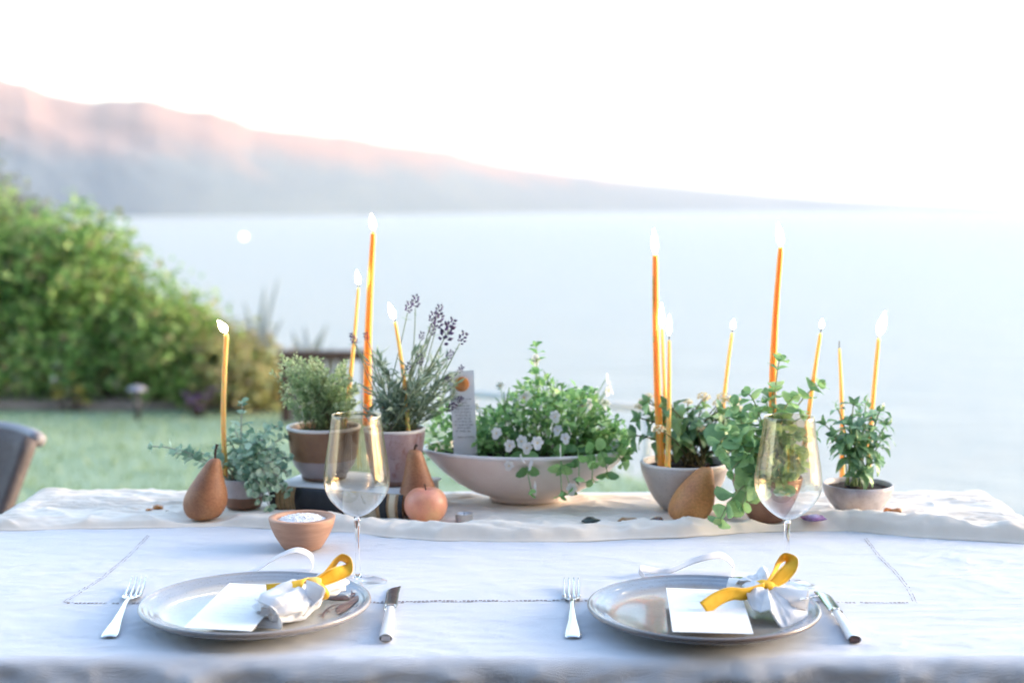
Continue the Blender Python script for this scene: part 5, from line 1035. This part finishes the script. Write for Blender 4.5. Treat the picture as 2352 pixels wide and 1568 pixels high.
# white curling ribbons behind the plates
wr = thing('ribbon', 'white curling ribbon arching behind the beige plate', 'ribbon', at(640, 1318, TZ), group='white curling ribbons'); yb_ = at(640, 1318, TZ).y
strip('curl', [(at(545, 1322, TZ + .002), V((0, .006, 0.001))), (aty(590, 1308, yb_ - .005), V((.001, .006, .002))), (aty(635, 1280, yb_ + .0), V((.001, .006, .002))), (aty(680, 1263, yb_ + .012), V((0, .007, .002))), (aty(712, 1275, yb_ + .02), V((.001, .006, .002))), (aty(718, 1300, yb_ + .022), V((0, .006, .001))), (at(712, 1312, TZ + .002), V((0, .006, 0)))], M['ribbonw'], wr)
wr2 = thing('ribbon', 'white curling ribbon looped behind the grey plate', 'ribbon', at(1600, 1325, TZ), group='white curling ribbons'); yb_ = at(1600, 1325, TZ).y
strip('curl', [(at(1480, 1325, TZ + .002), V((0, .001, 0.0037))), (aty(1470, 1305, yb_ - .0), V((.001, .003, 0.0037))), (aty(1530, 1312, yb_ + .02), V((.001, .003, 0.0037))), (aty(1600, 1285, yb_ + .0), V((.001, .004, 0.0037))), (aty(1655, 1275, yb_ + .012), V((0, .005, 0.0037))), (aty(1685, 1300, yb_ + .02), V((.001, .004, 0.0037))), (at(1680, 1325, TZ + .006), V((0, .003, 0.0037)))], M['ribbonw'], wr2)

# ================================================================== CUTLERY
def oriented(name, label, cat, a, b_, group, lift=.0):
    """thing at point a (handle end), local +Y towards b_"""
    d = b_ - a; return thing(name, label, cat, (a.x, a.y, TZ + .0012 + lift), math.atan2(-d.x, d.y), group), d.length
def fork(label, hx_, hy_, tx, ty, lift=0.0):
    t, L = oriented('fork', label, 'fork', at(hx_, hy_, TZ + lift), at(tx, ty, TZ + lift), 'silver forks', lift)
    def zc_(f): return interp([(0, .0035), (.3, .006), (.55, .0085), (.68, .006), (.78, .0035), (.9, .006), (1, .0115)], f)
    def wd(f): return interp([(0, .0085), (.03, .0105), (.08, .0098), (.25, .0062), (.48, .0034), (.58, .0032), (.64, .0055), (.69, .0105), (.72, .0118)], f)
    b = MB(); b.grid(lambda u, v: ((u - .5) * 2 * wd(v * .62), L * .62 * v, zc_(v * .62) + .0012 * (1 - abs(u - .5) * 2) ** .6), 6, 26, .0022); o = b.build('handle', M['silver'], t); mod_subsurf(o, 1)
    b = MB(); b.grid(lambda u, v: ((u - .5) * 2 * wd(.62 + .14 * v) * (1 if v < .9 else 1), L * (.62 + .14 * v), zc_(.62 + .14 * v) - .003 * (1 - ((u - .5) * 2) ** 2) * sm(0, .6, v)), 8, 8, .0018); hd = b.build('head', M['silver'], t)
    for i in range(4):
        x = (-1.5 + i) * .0064; b = MB(); n = 9; b.tube([(x * (1 - .04 * (j / n)), L * (.755 + .245 * j / n), zc_(.755 + .245 * j / n) - .0025 * (1 - (x / .0115) ** 2) * (1 - j / n) - .001) for j in range(n + 1)], [.0020 - .0012 * (j / n) ** 2 for j in range(n + 1)], 8); b.build('tine', M['silver'], hd)
    return t
fork('silver fork to the left of the beige plate', 250, 1470, 320, 1344)
fork('silver fork to the left of the grey plate', 1316, 1471, 1312, 1346)
fork('small silver fork tucked into the tied napkin on the grey plate', 1688, 1334, 1866, 1392, .031)
def knife(label, hx_, hy_, tx, ty, mirror=1, cap_c=(.45, .42, .42)):
    t, L = oriented('table_knife', label, 'knife', at(hx_, hy_, TZ), at(tx, ty, TZ), 'pearl handled knives')
    ha = .52 * L; b = MB(); b.grid(lambda u, v: (interp([(0, .0074), (.1, .0080), (.5, .0066), (1, .0054)], v) * math.cos(u * 6.28318), ha * v, .006 + .0046 * math.sin(u * 6.28318) * (1.1 - .25 * v)), 20, 12); b.build('handle', M['pearl'], t)
    b = MB(); b.box((0, -.0006, .006), (.0105, .0016, .0060)); b.build('end_cap', mat('end_cap', cap_c, .4), t, False)
    b = MB(); b.grid(lambda u, v: ((.0064 + .0012 * (v < .15 or v > .85)) * math.cos(u * 6.28318), ha + .012 * v - .002, .0062 + .0045 * math.sin(u * 6.28318) * (1 - .35 * v)), 18, 8); b.build('bolster', M['silver'], t)
    def out(v): return interp([(0, -.0075), (.1, -.0086), (.7, -.0086), (.86, -.0070), (.95, -.002), (1, .0060)], v) * mirror, interp([(0, .0075), (.12, .0080), (.7, .0080), (.9, .0088), (1, .0095)], v) * mirror
    b = MB(); b.grid(lambda u, v: (out(v)[0] + (out(v)[1] - out(v)[0]) * u, ha + .010 + (L - ha - .010) * v, .0042 - .002 * v + .0006 * math.sin(u * 3.14)), 8, 20, .0012); b.build('blade', noisy('steel_blade', (.42, .47, .48), (.55, .60, .60), 40, .14, Metallic=1.0), t); return t
knife('silver knife with a dark blade standing between the two plates', 886, 1479, 905, 1352)
knife('silver knife to the right of the grey plate', 1963, 1482, 1886, 1366, -1, (.11, .06, .055))
